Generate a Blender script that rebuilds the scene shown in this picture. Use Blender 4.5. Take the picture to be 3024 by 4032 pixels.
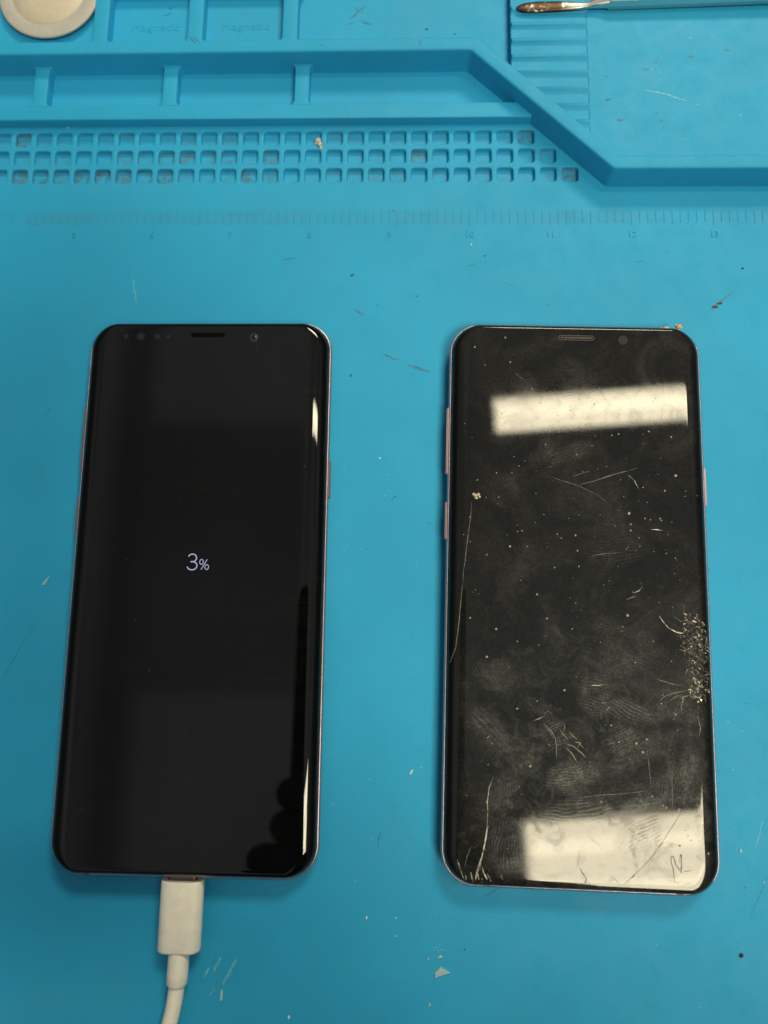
import bpy, bmesh, math, random
from mathutils import Vector, Matrix, noise

# ------------------------------------------------------------------ camera, light, exposure
MM = 0.001                                   # all shapes below are written in millimetres
for o in list(bpy.data.objects):
    bpy.data.objects.remove(o)
scene = bpy.context.scene
COL = scene.collection

CAM_H = 201.03
CAM_R = Matrix(((0.99942, -0.01088, 0.03234), (0.01580, 0.98788, -0.15440), (-0.03026, 0.15482, 0.98748)))
cam_d = bpy.data.cameras.new('camera')
cam = bpy.data.objects.new('camera', cam_d)
COL.objects.link(cam)
cam.matrix_world = Matrix.Translation((0, 0, CAM_H * MM)) @ CAM_R.to_4x4()
cam_d.sensor_fit = 'VERTICAL'
cam_d.sensor_height = 36.0
cam_d.lens = 36.0 * 2698.0 / 4032.0
cam_d.clip_start = 0.002
cam_d.clip_end = 50.0
cam_d.dof.use_dof = True
cam_d.dof.focus_distance = 0.196
cam_d.dof.aperture_fstop = 7.5
scene.camera = cam

scene.view_settings.view_transform = 'Standard'
scene.view_settings.look = 'None'
scene.view_settings.gamma = 1.0
scene.view_settings.use_curve_mapping = False
scene.view_settings.exposure = 0.45

BEAM_X = 0.417
WARM = (1.0, 0.885, 0.62)
world = bpy.data.worlds.new('World')
scene.world = world
world.use_nodes = True
wn = world.node_tree
wn.nodes.clear()
w_out = wn.nodes.new('ShaderNodeOutputWorld')
w_bg = wn.nodes.new('ShaderNodeBackground')
w_tc = wn.nodes.new('ShaderNodeTexCoord')
w_sep = wn.nodes.new('ShaderNodeSeparateXYZ')
w_rmp = wn.nodes.new('ShaderNodeValToRGB')       # a plain room: pale ceiling above, darker walls lower down
w_rmp.color_ramp.elements[0].position = 0.50
w_rmp.color_ramp.elements[0].color = (0.045, 0.046, 0.046, 1)
w_rmp.color_ramp.elements[1].position = 0.72
w_rmp.color_ramp.elements[1].color = (0.225, 0.245, 0.232, 1)
wn.links.new(w_tc.outputs['Generated'], w_sep.inputs[0])
wn.links.new(w_sep.outputs['Z'], w_rmp.inputs[0])
# a dark beam and uneven panels on that ceiling, as the clean screen mirrors them
w_div = wn.nodes.new('ShaderNodeVectorMath')
w_div.operation = 'DIVIDE'
w_cmb = wn.nodes.new('ShaderNodeCombineXYZ')
for k_ in range(3):
    wn.links.new(w_sep.outputs['Z'], w_cmb.inputs[k_])
wn.links.new(w_tc.outputs['Generated'], w_div.inputs[0])
wn.links.new(w_cmb.outputs[0], w_div.inputs[1])
w_nz = wn.nodes.new('ShaderNodeTexNoise')
w_nz.inputs['Scale'].default_value = 2.2
w_nz.inputs['Detail'].default_value = 1.0
wn.links.new(w_div.outputs[0], w_nz.inputs['Vector'])
w_sx = wn.nodes.new('ShaderNodeSeparateXYZ')
wn.links.new(w_div.outputs[0], w_sx.inputs[0])
w_off = wn.nodes.new('ShaderNodeMath')
w_off.operation = 'ADD'
w_off.inputs[1].default_value = BEAM_X
wn.links.new(w_sx.outputs[0], w_off.inputs[0])
w_abs = wn.nodes.new('ShaderNodeMath')
w_abs.operation = 'ABSOLUTE'
wn.links.new(w_off.outputs[0], w_abs.inputs[0])
w_bm = wn.nodes.new('ShaderNodeMapRange')
w_bm.inputs['From Min'].default_value = 0.012
w_bm.inputs['From Max'].default_value = 0.045
w_bm.inputs['To Min'].default_value = 0.55
w_bm.inputs['To Max'].default_value = 1.0
wn.links.new(w_abs.outputs[0], w_bm.inputs['Value'])
w_pn = wn.nodes.new('ShaderNodeMapRange')
w_pn.inputs['From Min'].default_value = 0.35
w_pn.inputs['From Max'].default_value = 0.65
w_pn.inputs['To Min'].default_value = 0.70
w_pn.inputs['To Max'].default_value = 1.20
wn.links.new(w_nz.outputs[0], w_pn.inputs['Value'])
w_mul = wn.nodes.new('ShaderNodeMath')
w_mul.operation = 'MULTIPLY'
wn.links.new(w_bm.outputs[0], w_mul.inputs[0])
wn.links.new(w_pn.outputs[0], w_mul.inputs[1])
# a darker panel beside the beam
w_pm = None
for k_, (c_, hw_) in enumerate(((0.27, 0.12), (-0.09, 0.20))):
    a_ = wn.nodes.new('ShaderNodeMath')
    a_.operation = 'ADD'
    a_.inputs[1].default_value = c_
    wn.links.new(w_sx.outputs[k_], a_.inputs[0])
    b_ = wn.nodes.new('ShaderNodeMath')
    b_.operation = 'ABSOLUTE'
    wn.links.new(a_.outputs[0], b_.inputs[0])
    d_ = wn.nodes.new('ShaderNodeMapRange')
    d_.inputs['From Min'].default_value = hw_ + 0.012
    d_.inputs['From Max'].default_value = hw_ - 0.012
    wn.links.new(b_.outputs[0], d_.inputs['Value'])
    if w_pm is None:
        w_pm = d_
    else:
        m_ = wn.nodes.new('ShaderNodeMath')
        m_.operation = 'MULTIPLY'
        wn.links.new(w_pm.outputs[0], m_.inputs[0])
        wn.links.new(d_.outputs[0], m_.inputs[1])
        w_pm = m_
w_pf = wn.nodes.new('ShaderNodeMapRange')
w_pf.inputs['To Min'].default_value = 1.0
w_pf.inputs['To Max'].default_value = 0.66
wn.links.new(w_pm.outputs[0], w_pf.inputs['Value'])
w_m2 = wn.nodes.new('ShaderNodeMath')
w_m2.operation = 'MULTIPLY'
wn.links.new(w_mul.outputs[0], w_m2.inputs[0])
wn.links.new(w_pf.outputs[0], w_m2.inputs[1])
w_sc = wn.nodes.new('ShaderNodeVectorMath')
w_sc.operation = 'SCALE'
wn.links.new(w_rmp.outputs[0], w_sc.inputs[0])
wn.links.new(w_m2.outputs[0], w_sc.inputs['Scale'])
wn.links.new(w_sc.outputs[0], w_bg.inputs[0])
wn.links.new(w_bg.outputs[0], w_out.inputs[0])
w_bg.inputs[1].default_value = 1.0


def ceiling_lamp(x, y, z, length, width, rz, radiance):
    d = bpy.data.lights.new('ceiling_lamp', 'AREA')
    d.shape = 'RECTANGLE'
    d.size = length * MM
    d.size_y = width * MM
    d.color = WARM
    d.energy = radiance * math.pi * (length * MM) * (width * MM)
    o = bpy.data.objects.new('ceiling_lamp', d)
    COL.objects.link(o)
    o.location = (x * MM, y * MM, z * MM)
    o.rotation_euler = (0, 0, math.radians(rz))
    return o


# the two ceiling fittings mirrored in the cracked screen (diffuser and tubes); the last lamp is unseen, added to brighten the mat
ceiling_lamp(665, 636, 1800, 810, 102, 4.5, 20)
ceiling_lamp(665, 641, 1792, 790, 36, 4.5, 6)
ceiling_lamp(757, -812, 1800, 810, 610, 4.7, 17)
ceiling_lamp(745, -572, 1792, 790, 40, 4.7, 5)
ceiling_lamp(751, -682, 1792, 790, 40, 4.7, 5)
ceiling_lamp(700, 1950, 1800, 810, 610, 4.5, 26)


# marks on the cracked screen, millimetres from its centre
SCRATCH= [(0.16, [(-30.1, 24.2), (-30.3, 19.1), (-30.9, 15.4), (-31.6, 8.2), (-32.2, 3.4), (-32.2, 0.8)]), (0.18, [(-32.4, 0.7), (-33.1, -9.4), (-34.0, -16.9), (-35.4, -20.9), (-36.3, -22.3)]), (0.22, [(-23.6, -50.6), (-24.5, -53.2), (-24.9, -56.7), (-24.8, -60.1), (-25.0, -63.4), (-25.7, -67.9), (-26.7, -72.5), (-28.0, -76.6)]), (0.3, [(-24.7, -62.6), (-25.3, -65.9), (-26.2, -70.2), (-27.3, -73.3), (-28.0, -76.7)]), (0.2, [(-32.8, -71.3), (-31.8, -73.9), (-30.8, -76.4)]), (0.3, [(-29.2, -74.3), (-28.6, -76.8)]), (0.22, [(-27.4, -73.5), (-26.9, -77.1)]), (0.28, [(-26.2, -72.9), (-25.7, -74.4), (-24.1, -77.1)]), (0.22, [(-24.9, -74.5), (-23.8, -76.5), (-23.4, -77.3)]), (0.25, [(-23.9, -75.1), (-23.1, -77.1)]), (0.2, [(-21.2, -74.6), (-20.7, -75.9)]), (0.35, [(-30.4, -75.1), (-30.3, -76.3)]), (0.35, [(-26.2, -75.7), (-26.2, -76.8)]), (0.14, [(-28.9, -67.7), (-30.1, -70.4), (-30.8, -73.4)]), (0.15, [(-26.4, -71.2), (-26.6, -73.8)]), (0.2, [(-16.1, -62.2), (-16.2, -63.3)]), (0.15, [(0.2, 29.8), (4.3, 30.9), (9.0, 32.7), (13.7, 34.1), (17.0, 35.2)]), (0.12, [(-8.1, 32.0), (-4.5, 30.9), (0.2, 29.5), (5.3, 27.0), (8.3, 24.7)]), (0.2, [(14.1, 32.9), (15.7, 31.5), (17.1, 28.9)]), (0.12, [(-1.6, 32.2), (3.3, 33.9)]), (0.2, [(7.4, 18.7), (9.7, 18.6)]), (0.2, [(20.2, 17.6), (23.5, 17.4)]), (0.15, [(-18.1, 62.7), (-14.9, 60.2)]), (0.12, [(3.0, 9.5), (7.0, 10.4), (11.6, 10.8)]), (0.25, [(21.5, -6.3), (22.7, -7.9), (24.1, -9.6), (26.1, -10.6), (28.8, -11.0)]), (0.15, [(20.2, -23.1), (21.7, -23.7), (24.1, -24.3), (27.5, -24.9)]), (0.13, [(20.3, -29.7), (21.8, -28.2), (24.5, -26.9), (29.0, -25.9)]), (0.16, [(12.6, -2.2), (15.6, -1.1)]), (0.22, [(14.6, -0.3), (16.2, 0.3), (17.4, 1.5)]), (0.2, [(2.6, -25.6), (5.0, -25.5), (7.3, -25.1)]), (0.28, [(6.8, -32.0), (7.8, -31.0)]), (0.25, [(5.6, -30.0), (6.7, -30.0)]), (0.15, [(6.7, -40.9), (9.5, -40.2)]), (0.2, [(6.2, -22.9), (7.0, -22.8)]), (0.14, [(17.1, -39.8), (17.7, -44.5), (18.2, -51.7)]), (0.12, [(-0.8, -54.8), (4.0, -53.9), (11.2, -53.2), (18.0, -52.1)]), (0.12, [(23.8, -46.2), (23.7, -55.9)]), (0.3, [(-25.2, -40.4), (-24.2, -39.7)]), (0.16, [(-25.7, -44.5), (-24.6, -43.3)]), (0.16, [(-16.3, -60.0), (-16.2, -63.5)]), (0.14, [(26.3, -56.8), (25.4, -58.0), (23.9, -60.2), (21.0, -64.5)]), (0.12, [(19.5, -66.5), (17.7, -68.8), (15.3, -71.3), (13.4, -73.1)]), (0.12, [(12.4, -74.0), (10.3, -75.9)]), (0.12, [(7.3, -73.8), (10.0, -75.9)]), (0.1, [(23.6, -47.4), (23.6, -58.1)])]
DARKCRACK= [(0.28, [(21.0, -64.6), (20.2, -65.7), (19.5, -66.5)]), (0.28, [(13.4, -73.0), (13.0, -73.6), (12.2, -74.1)]), (0.2, [(17.7, -68.8), (17.4, -69.1)]), (0.24, [(23.5, -74.4), (23.3, -71.7), (22.8, -69.6), (22.9, -68.4), (23.4, -68.2), (23.8, -69.7), (24.0, -70.4), (24.8, -71.3), (25.3, -72.4), (25.5, -69.7), (25.5, -67.9), (25.3, -67.7), (25.1, -68.5), (25.1, -69.9)]), (0.18, [(25.9, -71.9), (26.8, -71.7), (28.1, -71.5)]), (0.22, [(-0.8, -72.1), (-0.2, -73.2), (0.9, -74.5), (0.7, -75.4), (0.1, -76.1)]), (0.25, [(-8.1, -76.2), (-7.9, -76.9)]), (0.25, [(1.3, -76.3), (1.5, -76.7)])]
RESIDUE= [(0.3, [(-5.7, -37.3), (-5.0, -38.4), (-4.1, -39.3), (-3.5, -40.1)]), (0.25, [(-4.6, -35.8), (-4.4, -36.8), (-4.6, -37.8)]), (0.3, [(-3.3, -38.0), (-2.2, -38.9), (-1.2, -39.9)]), (0.55, [(-1.5, -40.5), (-0.5, -40.5), (-0.0, -40.9)]), (0.3, [(-3.7, -41.3), (-2.2, -41.7), (-1.1, -42.4), (0.1, -43.4), (0.9, -44.3)]), (0.2, [(-4.0, -42.2), (-2.9, -41.2)]), (0.25, [(-3.9, -42.3), (-2.6, -43.4), (-1.9, -44.6), (-1.2, -45.4)]), (0.2, [(-3.7, -44.3), (-2.4, -45.5)]), (0.3, [(-1.1, -42.1), (-0.4, -41.0), (0.7, -42.0)]), (0.22, [(-9.9, -36.3), (-8.0, -38.0), (-6.9, -39.8), (-6.6, -41.6), (-6.7, -44.9)]), (0.2, [(-9.5, -37.0), (-8.1, -38.6), (-7.3, -40.0)]), (0.2, [(-6.4, -40.8), (-6.1, -42.6)]), (0.35, [(-12.5, -35.3), (-11.2, -34.8), (-9.9, -34.1)]), (0.2, [(-9.7, -33.4), (-8.9, -32.7), (-7.8, -33.4)]), (0.5, [(-5.3, -38.5), (-4.7, -38.5)])]
DOTS= [(-9.1, 41.3, 0.22), (9.7, 44.5, 0.27), (11.7, 44.9, 0.27), (20.2, 45.9, 0.27), (26.5, 44.4, 0.32), (-13.0, 57.9, 0.22), (-23.1, 32.7, 0.22), (-18.7, 32.8, 0.22), (-0.3, 38.6, 0.22), (27.4, 33.1, 0.49), (24.2, 28.7, 0.32), (14.1, 22.0, 0.49), (14.5, 18.9, 0.32), (14.4, 17.1, 0.32), (-0.9, 15.3, 0.32), (-19.2, 11.7, 0.38), (-14.4, 11.8, 0.22), (-15.8, 16.2, 0.27), (-17.1, 16.0, 0.22), (-6.0, 15.5, 0.22), (-4.9, 14.4, 0.22), (-0.4, 11.0, 0.27), (-0.1, 6.6, 0.27), (-6.8, 6.1, 0.22), (16.7, 15.1, 0.22), (20.0, 20.3, 0.22), (22.7, 20.7, 0.27), (26.5, 9.7, 0.22), (12.7, 26.7, 0.16), (-26.6, 64.9, 0.22), (-19.3, 65.9, 0.27), (-29.7, 70.4, 0.32), (-20.8, 73.5, 0.27), (18.2, 29.5, 0.22), (-15.1, 36.4, 0.16), (-16.7, 34.8, 0.22), (-28.4, 30.6, 0.16), (-22.4, 25.6, 0.22), (-30.6, 19.7, 0.16), (-32.2, 14.7, 0.16), (-25.6, 9.2, 0.22), (-30.3, 12.7, 0.16), (-10.6, 53.7, 0.22), (-2.1, 51.6, 0.27), (-18.1, 55.2, 0.22), (-21.7, 50.4, 0.27), (0.5, 55.1, 0.22), (13.6, 57.0, 0.22), (22.3, 55.8, 0.22), (-5.6, 50.1, 0.22), (-17.9, 48.4, 0.16), (4.9, 53.7, 0.27), (-13.0, 46.7, 0.22), (5.0, 44.2, 0.16), (21.7, 54.9, 0.22), (8.0, 35.3, 0.16), (6.0, 21.3, 0.16), (23.0, 20.2, 0.22), (18.5, 20.6, 0.22), (-11.7, -1.5, 0.36), (-30.1, -8.5, 0.31), (-9.0, -8.0, 0.36), (13.0, -6.5, 0.46), (-22.9, -11.3, 0.36), (14.8, -19.1, 0.26), (-4.4, -27.1, 0.36), (-17.1, -32.4, 0.31), (21.5, -29.7, 0.26), (8.0, -35.9, 0.31), (10.0, -40.1, 0.31), (14.6, -40.3, 0.41), (17.4, -39.1, 0.31), (16.2, -42.5, 0.41), (-13.6, -47.2, 0.41), (18.4, -53.6, 0.31), (5.0, -55.5, 0.31), (21.2, -55.8, 0.31), (22.0, -56.3, 0.31), (32.5, -67.3, 0.36), (-25.4, -18.9, 0.36), (-2.1, -10.6, 0.21), (-11.2, -15.3, 0.21), (-17.1, -14.5, 0.21), (11.7, -9.6, 0.21), (28.1, -64.2, 0.21), (30.4, -58.0, 0.26), (31.1, -58.0, 0.26), (25.2, -65.6, 0.41), (12.8, -67.3, 0.21), (-2.0, -72.6, 0.15), (26.7, -61.7, 0.21), (27.4, -63.0, 0.21), (-25.1, -56.7, 0.26), (-30.4, -55.3, 0.15), (-11.7, -30.2, 0.21), (-8.5, -41.5, 0.21), (25.2, -32.4, 0.26), (27.2, -28.1, 0.31)]

# ------------------------------------------------------------------ helpers
rnd = random.Random(7)


def setp(o, label=None, cat=None, group=None, kind=None):
    if label: o['label'] = label
    if cat: o['category'] = cat
    if group: o['group'] = group
    if kind: o['kind'] = kind
    return o


def empty(name, loc=(0, 0, 0), rz=0.0):
    o = bpy.data.objects.new(name, None)
    o.empty_display_size = 0.01
    COL.objects.link(o)
    o.location = Vector(loc) * MM
    o.rotation_euler = (0, 0, rz)
    return o


def mesh_obj(name, verts, faces, mat, parent=None, smooth=False, mats=None, midx=None, angle=None):
    me = bpy.data.meshes.new(name)
    me.from_pydata([(v[0] * MM, v[1] * MM, v[2] * MM) for v in verts], [], faces)
    me.update()
    return finish(name, me, mat, parent, smooth, mats, midx, angle)


def finish(name, me, mat, parent, smooth=False, mats=None, midx=None, angle=None):
    for m in (mats or [mat]):
        me.materials.append(m)
    if midx:
        for p, i in zip(me.polygons, midx):
            p.material_index = i
    if smooth or angle:
        for p in me.polygons:
            p.use_smooth = True
    if angle:
        me.set_sharp_from_angle(angle=math.radians(angle))
    o = bpy.data.objects.new(name, me)
    COL.objects.link(o)
    o.parent = parent
    return o


def bm_obj(name, bm, mat, parent=None, smooth=False, angle=None):
    bm.normal_update()
    me = bpy.data.meshes.new(name)
    bm.to_mesh(me)
    bm.free()
    me.transform(Matrix.Scale(MM, 4))
    return finish(name, me, mat, parent, smooth, angle=angle)


def prism(poly, z0, z1, bevel=0.4, seg=3, draft=0.0):
    """upright prism over a plan polygon (counter-clockwise), its upper edges rounded"""
    n = len(poly)
    nor = []
    for i in range(n):
        a, p, q = Vector(poly[i - 1]), Vector(poly[i]), Vector(poly[(i + 1) % n])
        d1, d2 = (p - a).normalized(), (q - p).normalized()
        n1, n2 = Vector((-d1.y, d1.x)), Vector((-d2.y, d2.x))
        m_ = (n1 + n2)
        m_ = m_.normalized() if m_.length > 1e-6 else n1
        nor.append(m_ / max(0.35, m_.dot(n1)))
    rings = [(-draft, z0)]
    for k in range(seg + 1):
        a = math.pi / 2 * k / seg
        rings.append((bevel * (1 - math.cos(a)), z1 - bevel + bevel * math.sin(a)))
    bm = bmesh.new()
    prev = None
    for s, z in rings:
        cur = [bm.verts.new((poly[i][0] + nor[i].x * s, poly[i][1] + nor[i].y * s, z)) for i in range(n)]
        if prev:
            for i in range(n):
                bm.faces.new((prev[i], prev[(i + 1) % n], cur[(i + 1) % n], cur[i]))
        prev = cur
    top = bm.faces.new(prev)
    bmesh.ops.triangulate(bm, faces=[top])
    return bm


def loft(rings, close_ends=True):
    """rings: lists of equal length of 3-D points"""
    n = len(rings[0])
    v = [p for r in rings for p in r]
    f = []
    for k in range(len(rings) - 1):
        for i in range(n):
            j = (i + 1) % n
            f.append((k * n + i, k * n + j, (k + 1) * n + j, (k + 1) * n + i))
    if close_ends:
        f.append(tuple(reversed(range(n))))
        f.append(tuple(range((len(rings) - 1) * n, len(rings) * n)))
    return v, f


def tube(path, radii, n=20):
    rings = []
    up = Vector((0, 0, 1))
    P = [Vector(p) for p in path]
    for k, p in enumerate(P):
        t = (P[min(k + 1, len(P) - 1)] - P[max(k - 1, 0)]).normalized()
        s = t.cross(up).normalized()
        u = s.cross(t).normalized()
        r = radii[k] if isinstance(radii, (list, tuple)) else radii
        rings.append([p + (s * math.cos(a) + u * math.sin(a)) * r for a in [2 * math.pi * i / n for i in range(n)]])
    return loft(rings)


def rrect(hx, hy, rx, ry, z, n=12):
    """rounded rectangle outline, counter-clockwise, straight sides split up too"""
    pts = []
    for (sx, sy, a0) in ((1, 1, 0), (-1, 1, 90), (-1, -1, 180), (1, -1, 270)):
        for i in range(n + 1):
            a = math.radians(a0 + 90.0 * i / n)
            pts.append((sx * (hx - rx) + rx * math.cos(a), sy * (hy - ry) + ry * math.sin(a), z))
    return pts


def text_mesh(body, size, extrude, offset=0.0, space=1.0):
    cu = bpy.data.curves.new('text', 'FONT')
    cu.body = body
    cu.size = size * MM
    cu.extrude = extrude * MM
    cu.offset = offset * MM
    cu.space_character = space
    cu.align_x = 'CENTER'
    cu.resolution_u = 4
    t = bpy.data.objects.new('text', cu)
    COL.objects.link(t)
    bpy.context.view_layer.update()
    me = bpy.data.meshes.new_from_object(t.evaluated_get(bpy.context.evaluated_depsgraph_get()))
    bpy.data.objects.remove(t)
    bpy.data.curves.remove(cu)
    return me


def blob(center, r, sc=(1, 1, 1), sub=2, amp=0.35, freq=1.6, seed=0):
    """lumpy crumb"""
    bm = bmesh.new()
    bmesh.ops.create_icosphere(bm, subdivisions=sub, radius=1.0)
    for v in bm.verts:
        k = 1.0 + amp * noise.noise(v.co * freq + Vector((seed * 3.1, seed * 1.7, seed)))
        v.co = Vector((v.co.x * sc[0] * k * r + center[0], v.co.y * sc[1] * k * r + center[1], v.co.z * sc[2] * k * r + center[2]))
    return bm


def join(bms):
    out = bmesh.new()
    for b in bms:
        vm = {v: out.verts.new(v.co) for v in b.verts}
        for fa in b.faces:
            try:
                out.faces.new([vm[v] for v in fa.verts])
            except ValueError:
                pass
        b.free()
    return out


# ------------------------------------------------------------------ materials
class NT:
    def __init__(self, name):
        self.m = bpy.data.materials.new(name)
        self.m.use_nodes = True
        self.t = self.m.node_tree
        self.b = self.t.nodes['Principled BSDF']

    def n(self, kind, **kw):
        nd = self.t.nodes.new(kind)
        for k, v in kw.items():
            setattr(nd, k, v)
        return nd

    def put(self, val, sock):
        if isinstance(val, bpy.types.NodeSocket):
            self.t.links.new(val, sock)
        else:
            if sock.type == 'RGBA' and len(val) == 3:
                val = (*val, 1)
            sock.default_value = val

    def math(self, op, a, b=0.0, c=None, clamp=False):
        nd = self.n('ShaderNodeMath', operation=op, use_clamp=clamp)
        self.put(a, nd.inputs[0])
        self.put(b, nd.inputs[1])
        if c is not None:
            self.put(c, nd.inputs[2])
        return nd.outputs[0]

    def vmath(self, op, a, b=None):
        nd = self.n('ShaderNodeVectorMath', operation=op)
        self.put(a, nd.inputs[0])
        if b is not None:
            if op == 'SCALE':
                self.put(b, nd.inputs['Scale'])
            else:
                self.put(b, nd.inputs[1])
        return nd.outputs['Value'] if op in ('LENGTH', 'DISTANCE') else nd.outputs[0]

    def noise(self, vec, scale, detail=3.0, rough=0.5, dist=0.0):
        nd = self.n('ShaderNodeTexNoise')
        self.put(vec, nd.inputs['Vector'])
        nd.inputs['Scale'].default_value = scale
        nd.inputs['Detail'].default_value = detail
        nd.inputs['Roughness'].default_value = rough
        nd.inputs['Distortion'].default_value = dist
        return nd.outputs[0]

    def ramp(self, x, lo, hi, a=0.0, b=1.0):
        nd = self.n('ShaderNodeMapRange', interpolation_type='SMOOTHSTEP')
        self.put(x, nd.inputs['Value'])
        nd.inputs['From Min'].default_value = lo
        nd.inputs['From Max'].default_value = hi
        nd.inputs['To Min'].default_value = a
        nd.inputs['To Max'].default_value = b
        return nd.outputs[0]

    def mix(self, f, a, b):
        nd = self.n('ShaderNodeMix', data_type='RGBA')
        self.put(f, nd.inputs[0])
        self.put(a, nd.inputs[6])
        self.put(b, nd.inputs[7])
        return nd.outputs[2]

    def mapping(self, vec, scale=(1, 1, 1), rot=(0, 0, 0)):
        nd = self.n('ShaderNodeMapping')
        self.put(vec, nd.inputs[0])
        nd.inputs['Rotation'].default_value = rot
        nd.inputs['Scale'].default_value = scale
        return nd.outputs[0]

    def bump(self, height, strength, dist_mm):
        nd = self.n('ShaderNodeBump')
        nd.inputs['Strength'].default_value = strength
        nd.inputs['Distance'].default_value = dist_mm * MM
        self.put(height, nd.inputs['Height'])
        self.put(nd.outputs[0], self.b.inputs['Normal'])

    def set(self, **kw):
        names = dict(color='Base Color', rough='Roughness', metal='Metallic', ior='IOR', spec='Specular IOR Level', trans='Transmission Weight',
                     emit='Emission Color', emits='Emission Strength', coat='Coat Weight', sheen='Sheen Weight', sss='Subsurface Weight')
        for k, v in kw.items():
            self.put(v, self.b.inputs[names[k]])
        return self

    def world_mm(self):
        return self.vmath('SCALE', self.n('ShaderNodeNewGeometry').outputs['Position'], 1000.0)

    def obj_mm(self):
        return self.vmath('SCALE', self.n('ShaderNodeTexCoord').outputs['Object'], 1000.0)


def plain(name, color, rough=0.5, metal=0.0, grain=0.0, gscale=2.0, **kw):
    t = NT(name)
    t.set(color=color, rough=rough, metal=metal, **kw)
    if grain:
        p = t.world_mm()
        k = t.noise(p, gscale, 4.0, 0.6)
        t.put(t.mix(t.ramp(k, 0.3, 0.7), tuple(c * (1 - grain) for c in color), tuple(min(1, c * (1 + grain)) for c in color)), t.b.inputs['Base Color'])
    return t.m


MAT_BLUE = (0.014, 0.326, 0.615)


def silicone(name, grime=0.0):
    t = NT(name)
    p = t.world_mm()
    big = t.noise(p, 0.018, 3.0, 0.55)
    mid = t.noise(p, 0.11, 5.0, 0.65, 0.6)
    fine = t.noise(p, 1.6, 3.0, 0.6)
    c = t.mix(t.ramp(big, 0.3, 0.7), tuple(v * 0.93 for v in MAT_BLUE), tuple(v * 1.05 for v in MAT_BLUE))
    c = t.mix(t.math('MULTIPLY', t.ramp(mid, 0.56, 0.78), 0.22), c, (0.055, 0.20, 0.27))          # worn-in dirt
    speck = t.noise(p, 0.9, 2.0, 0.5)
    c = t.mix(t.math('MULTIPLY', t.ramp(speck, 0.70, 0.80), 0.35), c, (0.03, 0.12, 0.17))
    sep = t.n('ShaderNodeSeparateXYZ')
    t.put(p, sep.inputs[0])
    band = t.math('MULTIPLY', t.ramp(sep.outputs[1], 123.2, 124.6), t.ramp(sep.outputs[1], 129.6, 128.2))   # grey film on the printed ruler
    band = t.math('MULTIPLY', band, t.ramp(t.noise(p, 0.05, 4.0, 0.6), 0.32, 0.68))
    c = t.mix(t.math('MULTIPLY', band, 0.32), c, (0.040, 0.205, 0.33))
    c = t.mix(t.ramp(fine, 0.30, 0.70, 0.0, 0.26), c, (0.030, 0.24, 0.44))
    dull = t.noise(t.vmath('ADD', p, (9.0, 40.0, 0.0)), 0.035, 4.0, 0.6, 0.8)
    c = t.mix(t.math('MULTIPLY', t.ramp(dull, 0.50, 0.72), 0.16), c, (0.05, 0.26, 0.42))
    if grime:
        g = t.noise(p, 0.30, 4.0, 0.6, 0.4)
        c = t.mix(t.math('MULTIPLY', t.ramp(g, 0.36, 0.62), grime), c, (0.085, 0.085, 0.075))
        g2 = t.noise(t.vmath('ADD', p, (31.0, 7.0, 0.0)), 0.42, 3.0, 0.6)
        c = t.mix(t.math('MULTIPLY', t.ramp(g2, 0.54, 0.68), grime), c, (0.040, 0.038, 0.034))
    t.set(color=c, rough=t.ramp(mid, 0.3, 0.75, 0.55, 0.68), spec=0.30)
    t.bump(t.math('ADD', fine, t.math('MULTIPLY', t.noise(p, 5.0, 2.0), 0.6)), 0.65, 0.07)
    return t.m


M_MAT = silicone('blue_silicone')
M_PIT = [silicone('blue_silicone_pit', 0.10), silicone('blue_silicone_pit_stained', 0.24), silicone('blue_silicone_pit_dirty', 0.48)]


def glass_clean():
    t = NT('black_glass')
    p = t.obj_mm()
    sm = t.ramp(t.noise(p, 0.05, 5.0, 0.6, 0.8), 0.45, 0.8)
    w_ = t.noise(t.mapping(p, (0.04, 0.5, 1.0), (0, 0, math.radians(25))), 1.0, 4.0, 0.6, 0.8)
    sm = t.math('MULTIPLY', sm, t.ramp(w_, 0.35, 0.75))
    t.set(color=t.mix(sm, (0.0012, 0.0013, 0.0013), (0.0052, 0.0052, 0.0050)), rough=t.math('ADD', 0.022, t.math('MULTIPLY', sm, 0.03)), ior=1.45)
    return t.m


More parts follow.
